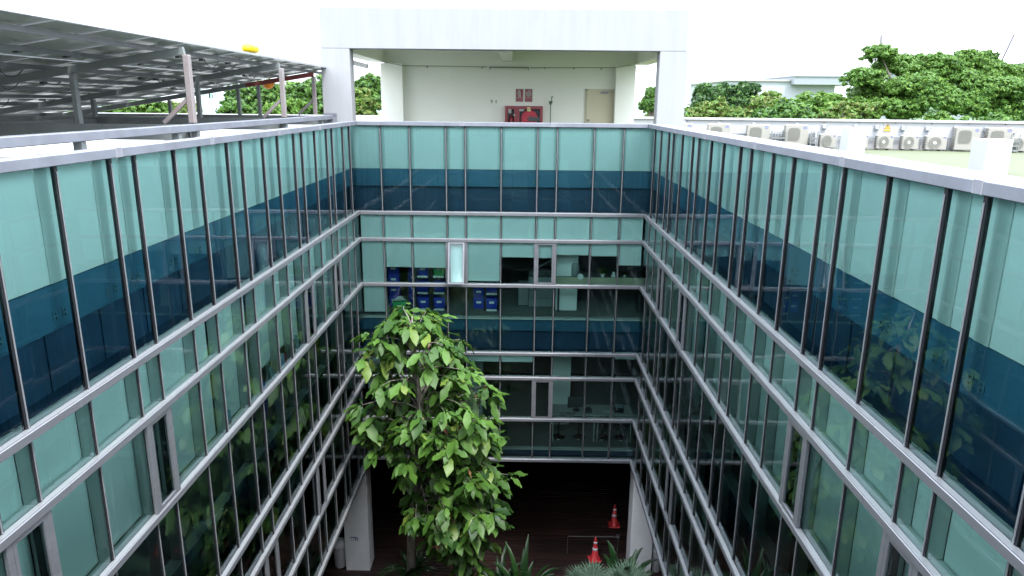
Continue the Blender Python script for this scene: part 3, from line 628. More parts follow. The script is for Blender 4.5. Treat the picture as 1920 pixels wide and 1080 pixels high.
def sign(x, kind, lab):
    t = thing('fire_sign', lab, 'sign', (x, 24.59, .02), 0, 'fire signs above the hose cabinet', world=False)
    m = MB(); m.cbox(-.13, .13, -.008, .008, 0, .42, .003); obj('plate', m, SW, t)
    m = MB(); m.box(-.11, .11, -.011, -.0085, .145, .40); m.box(-.11, .11, -.011, -.0085, .02, .125); obj('red_field', m, SR, t)
    m = MB()
    if kind == 'ext':
        m.poly([(-.045, .155), (.045, .155), (.045, .30), (.03, .335), (.012, .345), (.012, .36), (.045, .375), (.045, .383), (-.03, .383), (-.06, .345), (-.085, .24), (-.065, .24), (-.045, .33), (-.045, .30)], -.014, -.0115)
        put_text(m, 'ถังดับเพลิง', .05, 0, -.0115, .088, 0, .15); put_text(m, 'FIRE EXTINGUISHER', .022, 0, -.0115, .045, 0, .19)
    else:
        n = 28; m.poly([(.098 * math.cos(k * 2 * math.pi / n), .262 + .098 * math.sin(k * 2 * math.pi / n)) for k in range(n)], -.014, -.0115)
        m.box(.0, .1, -.014, -.0115, .352, .372)
        put_text(m, 'สายฉีดน้ำดับเพลิง', .05, 0, -.0115, .088, 0, .17); put_text(m, 'FIRE HOSE REEL', .022, 0, -.0115, .045, 0, .17)
    obj('pictogram', m, SW, t)
    if kind != 'ext':
        m = MB(); n = 24
        for rr in (.035, .06, .08): m.tube([(rr * math.cos(k * 2 * math.pi / n), -.0165, .262 + rr * math.sin(k * 2 * math.pi / n)) for k in range(n + 1)], .0022, 4)
        m.box(-.018, .018, -.0175, -.0145, .25, .258); obj('hose_lines', m, SR, t)
sign(-.065, 'ext', 'red fire extinguisher sign with a white extinguisher picture'); sign(.235, 'hose', 'red fire hose sign with a white hose reel picture')
t = thing('fire_hose_cabinet', 'red fire cabinet with a hose reel and an extinguisher behind glass', 'fire cabinet', (.08, 24.35, -1.05))
CY = 24.38
def B3(name, x0, x1, y0, y1, z0, z1, mm, par=t):
    m = MB(); m.box(x0, x1, y0, y1, z0, z1); return obj(name, m, mm, par)
m = MB(); m.box(-.54, .71, 24.56, 24.598, -1.0, -.11); m.box(-.54, -.50, CY, 24.56, -1.0, -.11); m.box(.67, .71, CY, 24.56, -1.0, -.11); m.box(-.5, .67, CY, 24.56, -.15, -.11); m.box(-.5, .67, CY, 24.56, -1.0, -.96); m.box(-.165, -.135, CY, 24.56, -.96, -.15)
obj('case', m, RED, t)
m = MB()
for (a, b) in ((-.53, -.16), (-.14, .70)):
    m.box(a, a + .08, CY - .02, CY - .002, -.99, -.12); m.box(b - .08, b, CY - .02, CY - .002, -.99, -.12); m.box(a + .08, b - .08, CY - .02, CY - .002, -.21, -.12); m.box(a + .08, b - .08, CY - .02, CY - .002, -.99, -.9)
obj('door_frame', m, RED, t)
B3('cabinet_back', -.49, .66, 24.55, 24.558, -.95, -.16, PD)
m = MB()
for i, rr in enumerate((.26, .22, .18, .14)):
    n = 32; m.tube([(.27 + rr * math.cos(k * 2 * math.pi / n), 24.47 - .03 * (i % 2), -.52 + rr * math.sin(k * 2 * math.pi / n)) for k in range(n + 1)], .024, 8, 0, False)
m.lathe([(.1, 0), (.28, .01), (.28, .02), (.1, .03)], 28, (.27, 24.505, -.52), ax='y'); obj('hose_reel', m, mat('hose_red', (.55, .06, .09), .4), t, True)
m = MB(); m.box(.24, .62, 24.40, 24.44, -.6, -.46); obj('reel_bracket', m, PD, t)
m = MB(); m.lathe([(.07, 0), (.08, .02), (.08, .42), (.05, .48), (.025, .5), (.025, .54)], 16, (-.33, 24.48, -.94)); obj('extinguisher', m, RED, t, True)
for xa, xb, za, zb_ in ((-.43, -.33, -.35, -.21), (-.26, -.20, -.44, -.38), (-.07, .09, -.28, -.21)): m = MB(); m.box(xa, xb, CY - .026, CY - .021, za, zb_); obj('white_label', m, SW, t)
m = MB(); m.box(.19, .30, CY - .024, CY - .021, -.20, -.15); m.box(.19, .31, CY - .024, CY - .021, -.285, -.215); obj('yellow_label', m, mat('cream_label', (.6, .52, .25), .6), t)
m = MB(); m.tube([(.97, 24.5, -1.69), (.97, 24.5, .0)], .014, 8); m.lathe([(.02, 0), (.05, .06), (.055, .1), (.03, .1)], 12, (.97, 24.5, -.06)); m.box(.91, 1.03, 24.485, 24.515, .04, .055); m.tube([(.99, 24.5, .02), (1.0, 24.5, .19), (1.02, 24.48, .21), (1.03, 24.46, .18)], .013, 8)
single('standpipe', m, mat('dark_green_metal', (.06, .10, .07), .5), 'slim dark green standpipe with a funnel and hooked top in front of the portico wall', 'pipe')
for i, x in enumerate((-.99, -.85)):
    m = MB(); m.tube([(x, 24.6, .04), (x, 24.55, .04)], .012, 6); m.tube([(x + .03 * (1 if i else -1), 24.55, .05), (x + .03, 24.55, .06), (x, 24.55, .04), (x + .01, 24.55, -.03)], .013, 6)
    single('wall_hook', m, mat('dark_green_metal', (.06, .1, .07)), ('left', 'right')[i] + ' of two small hooks on the portico wall left of the signs', 'hook', 'hooks on the portico wall')
# floodlight on left side of portico
t = thing('floodlight', 'white floodlight fixed behind the left front column of the portico', 'light fitting', (-4.42, PY + .8, .98), world=True)
m = MB(); m.bar((-4.66, 20.55, 1.02), (-4.25, 20.5, .92), .16, .12); obj('lamp_head', m, mat('lamp_grey', (.6, .6, .58), .5), t)
m = MB(); m.tube([(-4.6, 20.5, 1.02), (-4.75, 20.5, 1.24)], .02, 8); obj('bracket_arm', m, ALU, t)
# ------------------------------------------------------------------ outer parapet and roof furniture on the right
def wallline(x): return 31.3 - (x - 3) * .135
pp = MB()
v = []
for (x0, x1) in ((-4.5, 24.2),):
    for x in (x0, x1): y = wallline(x); v += [(x, y, ROOF), (x, y + .2, ROOF), (x, y + .2, -.62), (x, y, -.62)]
pp.add(v, [(0, 1, 2, 3), (7, 6, 5, 4), (0, 4, 5, 1), (1, 5, 6, 2), (2, 6, 7, 3), (3, 7, 4, 0)])
op_ = thing('roof_parapet', 'low white roof parapet behind the row of air conditioners', 'wall', (10, 30, ROOF))
obj('wall', pp, WHITE, op_)
m = MB(); m.bar((-4.5, wallline(-4.5) + .08, -.575), (24.2, wallline(24.2) + .08, -.575), .34, .085); obj('capping', m, WHITE, op_)
m = MB(); x = 5.6
while x < 21: y = wallline(x); m.box(x - .02, x + .02, y - .03, y - .004, -.68, -.64); x += 1.35
obj('lightning_clip', m, STEEL, op_)
m = MB(); m.box(-24, -4.5, 31.6, 31.8, ROOF, -.6); m.box(-24, -23.8, -5, 31.6, ROOF, -.6)
single('roof_parapet', m, WHITE, 'low white roof parapet beyond the solar canopy', 'wall')
ang = math.atan(-.135)
def onwall(x, d): y = wallline(x); return (x + math.sin(ang) * d, y - d, 0)
# air conditioners
def ac_big(label):
    t = thing('air_conditioner', label, 'air conditioner', (0, 0, 0), 0, 'air conditioners along the roof parapet', world=False)
    m = MB(); m.cbox(-.5, .5, 0, .36, .06, .98, .018); obj('casing', m, AIRC, t)
    for xa in (-.5, .36): m = MB(); m.box(xa, xa + .14, .05, .31, .0, .06); obj('foot', m, PD, t)
    m = MB(); n = 40
    def sq(k, s):   # rounded square
        a = k * 2 * math.pi / n; c, s_ = math.cos(a), math.sin(a); q = (abs(c) ** 4 + abs(s_) ** 4) ** -.25; return (-.13 + c * q * s, .60 + s_ * q * s)
    m.poly([sq(k, .285) for k in range(n)], -.012, .002); m.poly([sq(k, .262) for k in range(n)], -.018, -.0125, 1)
    for i in range(13): m.box(-.13 - .245, -.13 + .245, -.028, -.0185, .60 - .235 + i * .038, .60 - .235 + i * .038 + .010, 0)
    obj('fan_grille', m, [AIRC, GRILL], t)
    m = MB()
    for i in range(14): m.box(-.508, -.5005, .03, .33, .12 + i * .06, .145 + i * .06)
    obj('side_louvre', m, GRILL, t)
    m = MB(); n = 24; m.poly([(.335 + .085 * math.cos(k * 2 * math.pi / n), .86 + .04 * math.sin(k * 2 * math.pi / n)) for k in range(n)], -.006, -.001, 0); put_text(m, 'Carrier', .045, .335, -.0065, .86, 1, .13)
    put_text(m, 'Carrier', .03, .335, -.002, .925, 0, .14)
    obj('badge', m, [mat('badge_blue', (.05, .07, .28), .4), WHITE_SMOOTH], t); return t
def ac_small(label, hub, wd=.74):
    t = thing('air_conditioner', label, 'air conditioner', (0, 0, 0), 0, 'air conditioners along the roof parapet', world=False)
    h = wd / 2
    m = MB(); m.cbox(-h, h, 0, .3, .05, .60, .018); obj('casing', m, AIRC, t)
    for xa in (-h + .08, h - .2): m = MB(); m.box(xa, xa + .08, -.02, .32, 0, .05); obj('foot', m, PD, t)
    m = MB(); cx = -h + .31; n = 32
    m.lathe([(.25, -.014), (.25, .002)], n, (cx, 0, .325), ax='y'); m.lathe([(.228, -.02), (.228, -.0145)], n, (cx, 0, .325), 1, 'y')
    for rr in (.06, .1, .14, .18, .215): m.tube([(cx + rr * math.cos(k * 2 * math.pi / 24), -.022, .325 + rr * math.sin(k * 2 * math.pi / 24)) for k in range(25)], .004, 4, 0)
    if hub: m.lathe([(.05, -.034), (.055, -.02)], 16, (cx, 0, .325), 2, 'y')
    obj('fan_grille', m, [AIRC, GRILL, WHITE_SMOOTH], t)
    m = MB()
    for i in range(7): m.box(-h - .008, -h - .0005, .04, .27, .1 + i * .07, .135 + i * .07)
    for i in range(7): m.box(-h + .0, -h + .035, -.006, -.0005, .1 + i * .07, .13 + i * .07)
    obj('side_louvre', m, mat('dark_louvre', (.07, .07, .07), .6), t)
    m = MB(); m.box(h - .14, h - .05, -.004, -.0005, .51, .545); obj('badge', m, mat('badge_blue', (.05, .07, .28)), t); return t
def place(o, x, d, z=ROOF): p = onwall(x, d); o.location = (p[0], p[1], z); o.rotation_euler = (0, 0, ang)

BIGS = [(6.70, 'big cream air conditioner mostly hidden by the right front column of the portico'),
        (8.18, 'big cream air conditioner with only the top of its grille above the coping'),
        (9.72, 'big cream air conditioner left of the open black pipe rack'),
        (11.2, 'big cream air conditioner between the black pipe rack and the unit with a round grille'),
        (17.54, 'big cream air conditioner partly behind the nearer white roof pier'),
        (18.69, 'big cream air conditioner behind the nearer white roof pier, beside the red bordered notice')]
src = None
for x, lb_ in BIGS:
    if src is None: src = o = ac_big(lb_)
    else: o = copy_tree(src, (0, 0, 0), 0, lb_)
    place(o, x, .62); o.scale = (.89, .89, .95)
SMALLS = [(12.42, 0, .84, 'small cream air conditioner with round grille, just left of the farther white roof pier'), (13.63, 0, .84, 'small cream air conditioner half hidden behind the farther white roof pier'),
          (14.56, 1, .84, 'small cream air conditioner with a white fan hub, below the yellow warning sign'), (15.49, 1, .84, 'small cream air conditioner with a white fan hub, middle one of three'),
          (16.45, 1, 1.06, 'wide low cream air conditioner with a white fan hub, rightmost of three'), (19.42, 0, .9, 'small cream air conditioner cut off by the right edge of the photo')]
srcs = {}
for x, hub, k, lb_ in SMALLS:
    if hub not in srcs: srcs[hub] = o = ac_small(lb_, hub)
    else: o = copy_tree(srcs[hub], (0, 0, 0), 0, lb_)
    place(o, x, .58); o.scale = (k, .95, .98)
# isolator switches
def switch(lb_):
    t = thing('isolator_switch', lb_, 'switch', (0, 0, 0), 0, 'grey isolator switches on the roof parapet', world=False)
    m = MB(); m.cbox(-.085, .085, 0, .11, .05, .26, .03); obj('box', m, PLASTIC, t)
    m = MB(); m.lathe([(.05, -.03), (.055, 0)], 12, (0, 0, .16), ax='y'); obj('dial', m, mat('dial_grey', (.6, .63, .66), .5), t)
    m = MB(); m.tube([(-.035, .05, .05), (-.035, .05, -.2)], .013, 6); m.tube([(.035, .05, .05), (.035, .05, -.2)], .013, 6); obj('conduit', m, PLASTIC, t)
    m = MB(); m.box(.085, .13, .03, .06, .14, .2); obj('lever', m, PLASTIC, t); return t
sw0 = None
SW_LAB = ['at the portico column', 'above the first full big unit', 'above the big unit left of the pipe rack', 'above the big unit right of the pipe rack', 'above the small unit left of the farther pier', 'just right of the farther pier top', 'left of the yellow warning sign', 'right of the yellow warning sign', 'above the wide low unit', 'above the big unit behind the nearer pier', 'above the last big unit', 'at the right edge of the photo']
for i, (x, z) in enumerate(((6.8, -.93), (8.24, -.97), (9.61, -.97), (11.29, -.98), (12.34, -1.0), (13.54, -1.0), (14.35, -1.0), (15.33, -1.02), (16.24, -1.02), (17.28, -1.0), (18.4, -1.02), (19.38, -1.08))):
    lb_ = 'grey isolator switch on the parapet ' + SW_LAB[i]
    if sw0 is None: sw0 = o = switch(lb_)
    else: o = copy_tree(sw0, (0, 0, 0), 0, lb_)
    place(o, x, .125, z)
def wp(x, d, z): p = onwall(x, d); return (p[0], p[1], z)
m = MB()
for a, b, z in ((7.0, 9.4, -1.18), (8.6, 12.0, -1.16), (12.9, 17.2, -1.2), (17.9, 19.8, -1.14)):
    m.tube([wp(a, .1, z), wp(b, .1, z)], .022, 6); m.tube([wp(a, .1, z - .06), wp(b, .1, z - .06)], .014, 6)
for x in (8.9, 10.4, 13.0, 14.0, 15.0, 16.05, 17.05, 17.15): m.tube([wp(x, .1, -1.18), wp(x, .1, -1.66)], .015, 6)
single('refrigerant_pipes', m, PLASTIC, 'grey pipes running along the parapet behind the air conditioners', 'pipes')
def rack(x0, x1, lb_):
    t = thing('pipe_rack', lb_, 'rack', wp((x0 + x1) / 2, .5, ROOF), 0)
    m = MB()
    for x in (x0, x1):
        for d in (.2, .8): m.bar(wp(x, d, ROOF), wp(x, d, -1.0), .03, .03)
    for z in (-1.62, -1.45, -1.28):
        m.bar(wp(x0, .8, z), wp(x1, .8, z), .03, .05); m.bar(wp(x0, .2, z), wp(x1, .2, z), .03, .05)
        for x in (x0, x1): m.bar(wp(x, .18, z), wp(x, .82, z), .03, .03)
    obj('rack_frame', m, STEELG, t)
    m = MB()
    for k in range(5):
        x = x0 + (x1 - x0) * (k + .5) / 5; m.tube([wp(x, .5, -1.45), wp(x, .45, -1.1), wp(x + .06, .4, -1.08)], .014, 6)
    obj('pipe_stub', m, PD, t)
    m = MB(); m.bar(wp(x0 + .05, .5, -1.55), wp(x1 - .05, .5, -1.55), .5, .12); obj('tray', m, PD, t)
rack(10.2, 10.75, 'open black pipe rack between two big air conditioners'); rack(11.7, 11.95, 'narrow dark pipe rack left of the first small air conditioner'); rack(19.0, 19.3, 'grey slatted rack at the right edge beside the last air conditioner')
# warning sign
t = thing('warning_sign', 'white sign with a yellow triangle and lightning bolt on the parapet', 'sign', wp(14.77, .01, -1.0), ang, world=False)
m = MB(); m.cbox(-.15, .15, -.012, -.002, 0, .34, .003); obj('plate', m, SW, t)
YEL = mat('warning_yellow', (0.45, 0.27, 0.012), .5)
m = MB(); m.poly([(-.125, .1), (.125, .1), (0, .32)], -.0155, -.0125, 0); m.poly([(-.10, .113), (.10, .113), (0, .292)], -.0185, -.016, 1); m.poly([(-.02, .18), (.012, .19), (.0, .155), (.03, .2), (.0, .205), (.018, .255), (-.012, .25)][::-1], -.0215, -.019, 0)
m.box(-.125, .125, -.0155, -.0125, .02, .08, 1); obj('warning_triangle', m, [PD, YEL], t)
t = thing('notice_sign', 'white notice with a red border behind the last big air conditioner', 'sign', wp(19.05, .01, -1.12), ang, world=False)
m = MB(); m.cbox(-.4, .26, -.012, -.002, 0, .38, .003); obj('plate', m, SW, t)
m = MB(); m.box(-.38, .24, -.0155, -.0125, .33, .36); m.box(.21, .24, -.0155, -.0125, .02, .33); m.box(-.38, .21, -.0155, -.0125, .02, .05); m.lathe([(.09, -.0155), (.09, -.0125)], 20, (.1, 0, .19), ax='y'); obj('red_border', m, SR, t)
# white roof piers
def pier(x, y, zt, lb_, mm=WHITE, s=.66, grp='white roof piers'):
    m = MB(); m.cbox(x, x + s, y, y + s, ROOF, zt, .012)
    return single('roof_pier', m, mm, lb_, 'pier', grp)
pier(12.05, 27.0, -.78, 'white square roof pier, the farther one in front of the small air conditioners')
pier(11.95, 18.8, -.80, 'white square roof pier, the nearer one at the right edge')
pier(-5.80, 7.5, -.642, 'shade-grey square pier against the white upstand under the canopy beams at the left edge', mat('shade_grey_render', (.24, .25, .235), .8, noise=.1, nscale=2), .5)  # pier like the white ones; its shade is put into the base colour
m = MB(); m.box(-5.75, -5.55, 2, 19.2, ROOF, -.645); single('roof_upstand', m, WHITE, 'low white upstand wall running beneath the canopy beams', 'wall')
# ------------------------------------------------------------------ solar canopy on the left
sc_ = thing('solar_canopy', 'steel canopy roofed with tilted solar panels on the left roof', 'canopy', (-9, 12, ROOF))
SLP = .165; XE = -5.15; ZE = .835
pz = lambda x: ZE + SLP * (x - XE)
BACK = bpy.data.materials.new('panel_backsheet'); BACK.use_nodes = True
tt = BACK.node_tree; b = tt.nodes['Principled BSDF']; b.inputs['Base Color'].default_value = (.50, .57, .48, 1); b.inputs['Roughness'].default_value = .2
trl = tt.nodes.new('ShaderNodeBsdfTranslucent'); trl.inputs[0].default_value = (.75, .85, .55, 1); ms = tt.nodes.new('ShaderNodeMixShader'); ms.inputs[0].default_value = .22
tt.links.new(b.outputs[0], ms.inputs[1]); tt.links.new(trl.outputs[0], ms.inputs[2]); tt.links.new(ms.outputs[0], tt.nodes['Material Output'].inputs[0])
CELL = mat('solar_cells', (.02, .03, .07), .15, .2)
PFR = mat('panel_frame', (.58, .60, .62), .4, .7)
SLEN = 1.72; CX = math.sqrt(1 + SLP * SLP)
n_ = 0
y = 3.0
pw = 1.065
while y < 19.2:
    for c in range(5):
        xa = XE - c * (SLEN + .03) / CX; xb = xa - SLEN / CX
        f = lambda s_, v_, n2: (xa + (xb - xa) * s_, y + v_, pz(xa + (xb - xa) * s_) + n2)
        m = MB(); a = .035
        Pn = lambda s_, v_, n2: f(s_ / SLEN, v_, n2)
        m.box(0, SLEN, 0, a, 0, .035, 0, fr=Pn); m.box(0, SLEN, pw - .02 - a, pw - .02, 0, .035, 0, fr=Pn); m.box(0, a, a, pw - .02 - a, 0, .035, 0, fr=Pn); m.box(SLEN - a, SLEN, a, pw - .02 - a, 0, .035, 0, fr=Pn)
        m.add([Pn(a, a, .026), Pn(SLEN - a, a, .026), Pn(SLEN - a, pw - .02 - a, .026), Pn(a, pw - .02 - a, .026)], [(0, 1, 2, 3)], 1)
        # cells: six by ten black squares on the clear front
        m.add([Pn(a, a, .031), Pn(SLEN - a, a, .031), Pn(SLEN - a, pw - .02 - a, .031), Pn(a, pw - .02 - a, .031)], [(0, 1, 2, 3)], 2)
        m.box(SLEN - .16, SLEN - .08, pw * .5 - .04, pw * .5 + .04, .005, .024, 3, fr=Pn)
        obj('solar_panel', m, [PFR, BACK, CELL, PD], sc_); n_ += 1
    y += pw
YEND = y
for x in (-5.55, -6.35, -7.3, -8.1, -9.0, -9.85, -10.75, -11.6, -12.6, -13.4):
    m = MB(); m.bar((x, 2.8, pz(x) - .035), (x, YEND + .5 if x > -8.5 else YEND + .1, pz(x) - .035), .05, .065); obj('purlin', m, STEEL, sc_)
for yy, xa, mm in ((6.9, -5.1, STEELG), (11.33, -5.1, STEELG), (15.75, -5.1, STEELG), (19.3, -5.42, REDOX)):
    m = MB(); m.bar((xa - .03 if mm is not REDOX else xa, yy, pz(xa) - .13), (-7.2 if mm is REDOX else -13.6, yy, pz(-7.2 if mm is REDOX else -13.6) - .13), .07, .11); obj('rafter', m, mm, sc_)
    if mm is REDOX:
        m = MB(); m.bar((-7.2, yy, pz(-7.2) - .13), (-13.6, yy, pz(-13.6) - .13), .07, .11); obj('rafter', m, STEELG, sc_)
for yy, xs in ((6.9, (-5.1, -6.88, -9.2)), (11.33, (-5.1, -6.88, -9.2, -11.5)), (15.75, (-5.1, -6.92, -9.2, -11.5)), (19.3, (-5.42, -6.88, -7.42, -9.25, -11.3))):
    for i, x in enumerate(xs):
        zb = -.36 if i == 0 else -.40
        m = MB(); w2 = .055 if i == 0 else .05
        m.cbox(x - w2 + .01, x + w2 - .01, yy - w2, yy + w2, zb, pz(x) - .19, .008)
        obj('post', m, RUST if i == 0 else STEELG, sc_, label='rust stained pinkish post' if i == 0 else 'grey post')
    x = xs[0]; m = MB(); m.bar((x - .45, yy, -.36), (x - .02, yy, .03), .05, .06); obj('diagonal_brace', m, RUST, sc_)
# floor beams
m = MB(); m.cbox(-5.17, -5.03, 2, 19.55, -.485, -.372, .01); obj('long_beam', m, ALUT, sc_)
m = MB(); m.cbox(-5.25, -4.93, 19.562, 19.598, -.60, -.32, .004); obj('fixing_plate', m, ALUT, sc_)
m = MB()
for dx in (-.13, .13):
    for dz in (-.56, -.36): m.lathe([(.018, -.02), (.018, 0)], 8, (-5.09 + dx, 19.562, dz), ax='y')
obj('bolt', m, STEEL, sc_)
for yy in (5.9, 8.35, 10.75, 11.38, 15.75, 18.6):
    m = MB(); m.box(-5.15, -5.05, yy - .05, yy + .05, ROOF, -.488); obj('stub_leg', m, STEELG, sc_)
for yy in (6.9, 11.33, 15.75, 19.3):
    m = MB(); m.box(-13.6, -5.18, yy - .06, yy + .06, -.62, -.385); obj('cross_beam', m, STEELG, sc_)
for x in (-9.2, -13.5):
    m = MB()
    for ya, yb in ((2, 6.83), (6.97, 11.26), (11.4, 15.68), (15.82, 19.23)): m.box(x - .06, x + .06, ya, yb, -.62, -.42)
    obj('long_beam', m, STEELG, sc_)
# cables hanging under the panels
for i in range(26):
    m = MB(); x = rnd.choice((-5.62, -6.42, -7.37, -8.17, -9.07, -9.92)); y0 = rnd.uniform(6, 18); ln = rnd.uniform(.25, .7); sag = rnd.uniform(.04, .16)
    m.tube([(x + .03, y0 + ln * k / 6, pz(x) - .07 - sag * math.sin(math.pi * k / 6)) for k in range(7)], .008, 5)
    m.box(x - .02, x + .05, y0 - .06, y0 + .05, pz(x) - .11, pz(x) - .07)
    obj('hanging_cable', m, PD, sc_)
# small bright things by the canopy
m = MB()
m.lathe([(.02, -.30), (.10, -.26), (.125, -.1), (.13, .1), (.10, .26), (.02, .30)], 14, (0, 0, 0), ax='y')
o = single('yellow_float', m, mat('bright_yellow', (0.72, 0.496, 0), .5), 'bright yellow rounded bag lying on the upper edge of the solar panels', 'bag', smooth=True)
o.location = (-5.30, 14.6, .87); o.scale = (1, .85, .75)
m = MB(); m.lathe([(.02, -.13), (.10, -.10), (.16, 0), (.17, .08), (.02, .1)], 14, (0, 0, 0))
o = single('orange_float', m, mat('bright_orange', (.85, .25, .0), .5), 'bright orange ball hanging under the end rafter of the canopy', 'ball', smooth=True)
o.location = (-6.7, 19.55, .28)
# ------------------------------------------------------------------ courtyard tree
def lerp(a, b, t): return a + (b - a) * t
PROF = [(-4.75, 745, 790), (-5.1, 710, 835), (-5.5, 675, 870), (-6.2, 682, 905), (-6.9, 668, 935), (-7.5, 672, 940), (-8.1, 678, 935), (-8.6, 705, 948), (-9.2, 755, 960), (-9.9, 762, 950), (-10.5, 772, 925), (-11.1, 835, 918), (-11.75, 850, 905)]
def px2x(px, z, y=16.2): dep = y * .968 - .2514 * z; return (px - 970) / 1339 * dep
def prof(z):
    for (a, l, r), (b, l2_, r2_) in zip(PROF, PROF[1:]):
        if a >= z >= b: t = (a - z) / (a - b); return px2x(lerp(l, l2_, t), z), px2x(lerp(r, r2_, t), z)
    return None
def leaf(mb, p, d, nrm, ln, wd, mi):
    """one broad wavy leaf from stalk point p along d, drooping, folded at the midrib"""
    d = d.normalized(); side = d.cross(nrm).normalized(); nn = side.cross(d).normalized()
    if nn.z < 0: nn = -nn; side = -side
    prof_ = (.04, .42, .80, .97, 1.0, .70, .05); rows = []; N = len(prof_)
    droop = rnd.uniform(.15, .5); fold = rnd.uniform(.10, .28); ph = rnd.uniform(0, 6)
    for i, wv in enumerate(prof_):
        t = i / (N - 1); c = p + d * ln * t - Vector((0, 0, 1)) * ln * droop * t * t
        hw = wd * .5 * wv * (1 + .08 * (-1) ** i); wav = .025 * math.sin(ph + i * 2.1)
        rows += [c - side * hw + nn * (hw * fold + wav), c, c + side * hw + nn * (hw * fold - wav)]
    f = []
    for i in range(N - 1):
        a = i * 3; f += [(a, a + 1, a + 4, a + 3), (a + 1, a + 2, a + 5, a + 4)]
    mb.add(rows, f, mi)
ct = thing('courtyard_tree', 'tall slender broadleaf tree growing up the middle of the glazed courtyard', 'tree', (-2.95, 17.55, GZ))
TR = [Vector(p) for p in ((-2.98, 17.55, GZ), (-2.95, 17.45, -12.8), (-2.86, 17.2, -11.6), (-2.72, 16.9, -10.2), (-2.5, 16.6, -8.8), (-2.42, 16.4, -7.4), (-2.5, 16.25, -6.2), (-2.52, 16.15, -5.4), (-2.52, 16.12, -4.9))]
tm = MB(); tm.tube(TR, [.15, .13, .125, .115, .095, .07, .05, .03, .012], 12)
obj('trunk', tm, BARK, ct, True)
def trunk_at(z):
    for a, b in zip(TR, TR[1:]):
        if a.z <= z <= b.z: return a.lerp(b, (z - a.z) / (b.z - a.z))
    return TR[-1] if z > TR[-1].z else TR[0]
fm = MB(); bm_ = MB()
def whorl(p, out, n, big_=1, young=.12):
    for k in range(n):
        a = rnd.uniform(0, 2 * math.pi); up = rnd.uniform(-1.0, .2)
        d = (Vector((math.cos(a), math.sin(a), up)) + out * .55).normalized()
        ln = rnd.uniform(.22, .50) * big_; q = rnd.random()
        mi = 0 if q > young * 1.6 else (1 if q > young * .35 else 2)
        if mi == 2: ln *= .7; d = (d + Vector((0, 0, -1.2))).normalized()
        st = p + d * .05 + Vector((rnd.uniform(-.05, .05), rnd.uniform(-.05, .05), rnd.uniform(-.06, .06)))
        leaf(fm, st, d, Vector((rnd.uniform(-.35, .35), rnd.uniform(-.35, .35), 1)), ln, ln * rnd.uniform(.38, .50), mi)
tips = 0; tries = 0; TP = []
while tips < 180 and tries < 20000:
    tries += 1
    z = rnd.uniform(-11.75, -4.8); lr = prof(z); xl_, xr_ = lr
    cx, hw = (xl_ + xr_) / 2, (xr_ - xl_) / 2
    a = rnd.uniform(0, 2 * math.pi); rr = rnd.choice((rnd.uniform(.3, .8), rnd.uniform(.8, 1.12)))
    hy = min(hw, 1.35) * .95
    p = Vector((cx + (hw - .12) * rr * math.cos(a), 16.25 + hy * rr * math.sin(a), z))
    if any((p - q).length < .32 for q in TP): continue
    if p.z < -10.7 and p.y > 16.3: continue
    TP.append(p); tips += 1
    zt = z - rnd.uniform(.15, 1.3) if z > -10.4 else z + rnd.uniform(.4, 1.2); t0 = trunk_at(max(zt, -12))
    mid = t0.lerp(p, .55) + Vector((rnd.uniform(-.12, .12), rnd.uniform(-.12, .12), .16))
    q1 = t0.lerp(mid, .5) + Vector((0, 0, .06)); q2 = mid.lerp(p, .5) + Vector((0, 0, .05))
    bm_.tube([t0, q1, mid, q2, p], [.020, .015, .011, .008, .004], 6, caps=False)
    out = (p - t0); out.z = 0; out = out.normalized() if out.length > .01 else Vector((0, -1, 0))
    whorl(p, out, rnd.randint(7, 10), 1.0, .11 if z > -8 else .07)
    whorl(q2, out, rnd.randint(3, 5), .95, .03)
    if rnd.random() < .6: whorl(mid, out, rnd.randint(2, 3), .9, .02)
for k in range(5): whorl(Vector((-2.52 + rnd.uniform(-.12, .12), 16.12 + rnd.uniform(-.1, .1), -4.95 - .12 * k)), Vector((0, 0, .8)), 4, .9, .35)
obj('branches', bm_, BARK, ct, True)
obj('foliage', fm, [LEAF, LEAFY, LEAFB], ct, True)
# ------------------------------------------------------------------ planting and things on the courtyard floor
def strap(x, y, z, n, L_, w_, mm, name, lb_, grp, spread=1., flat=.5):
    t = thing(name, lb_, 'plant', (x, y, z), 0, grp, world=False); m = MB()
    for i in range(n):
        a = rnd.uniform(0, 2 * math.pi); el = rnd.uniform(.5, 1.35); ln = L_ * rnd.uniform(.6, 1.1); N = 7; rows = []
        for k in range(N + 1):
            t_ = k / N; e2 = el - flat * t_ * t_ * 1.6; rad = spread * ln * (t_ * math.cos(e2)); h = ln * t_ * math.sin(max(e2, -.2)) + .02
            hw = w_ * (math.sin(math.pi * min(1, .12 + t_ * .86))) ** .8 * .5
            c, s = math.cos(a), math.sin(a); cc = Vector((c * rad, s * rad, h)); sd2 = Vector((-s, c, 0)) * hw
            rows += [cc - sd2 + Vector((0, 0, hw * .5)), cc, cc + sd2 + Vector((0, 0, hw * .5))]
        f = []
        for k in range(N): q = k * 3; f += [(q, q + 1, q + 4, q + 3), (q + 1, q + 2, q + 5, q + 4)]
        m.add(rows, f)
    obj('leaves', m, mm, t, True)
    m = MB(); m.lathe([(.06, 0), (.09, .06), (.05, .2)], 8); obj('stem_base', m, BARK, t); return t
LDK = leaf_mat('leaf_dark', (.006, .025, .007), (.018, .062, .013), 2, .2, .4)
LSV = leaf_mat('leaf_silver', (.08, .15, .09), (.18, .27, .18), 2, .2, .5)
GL = GZ + .05
strap(-2.95, 17.3, GL + 1.0, 60, 1.05, .07, LDK, 'spiky_shrub', 'dark spiky shrub round the foot of the courtyard tree', 'low planting in the courtyard')
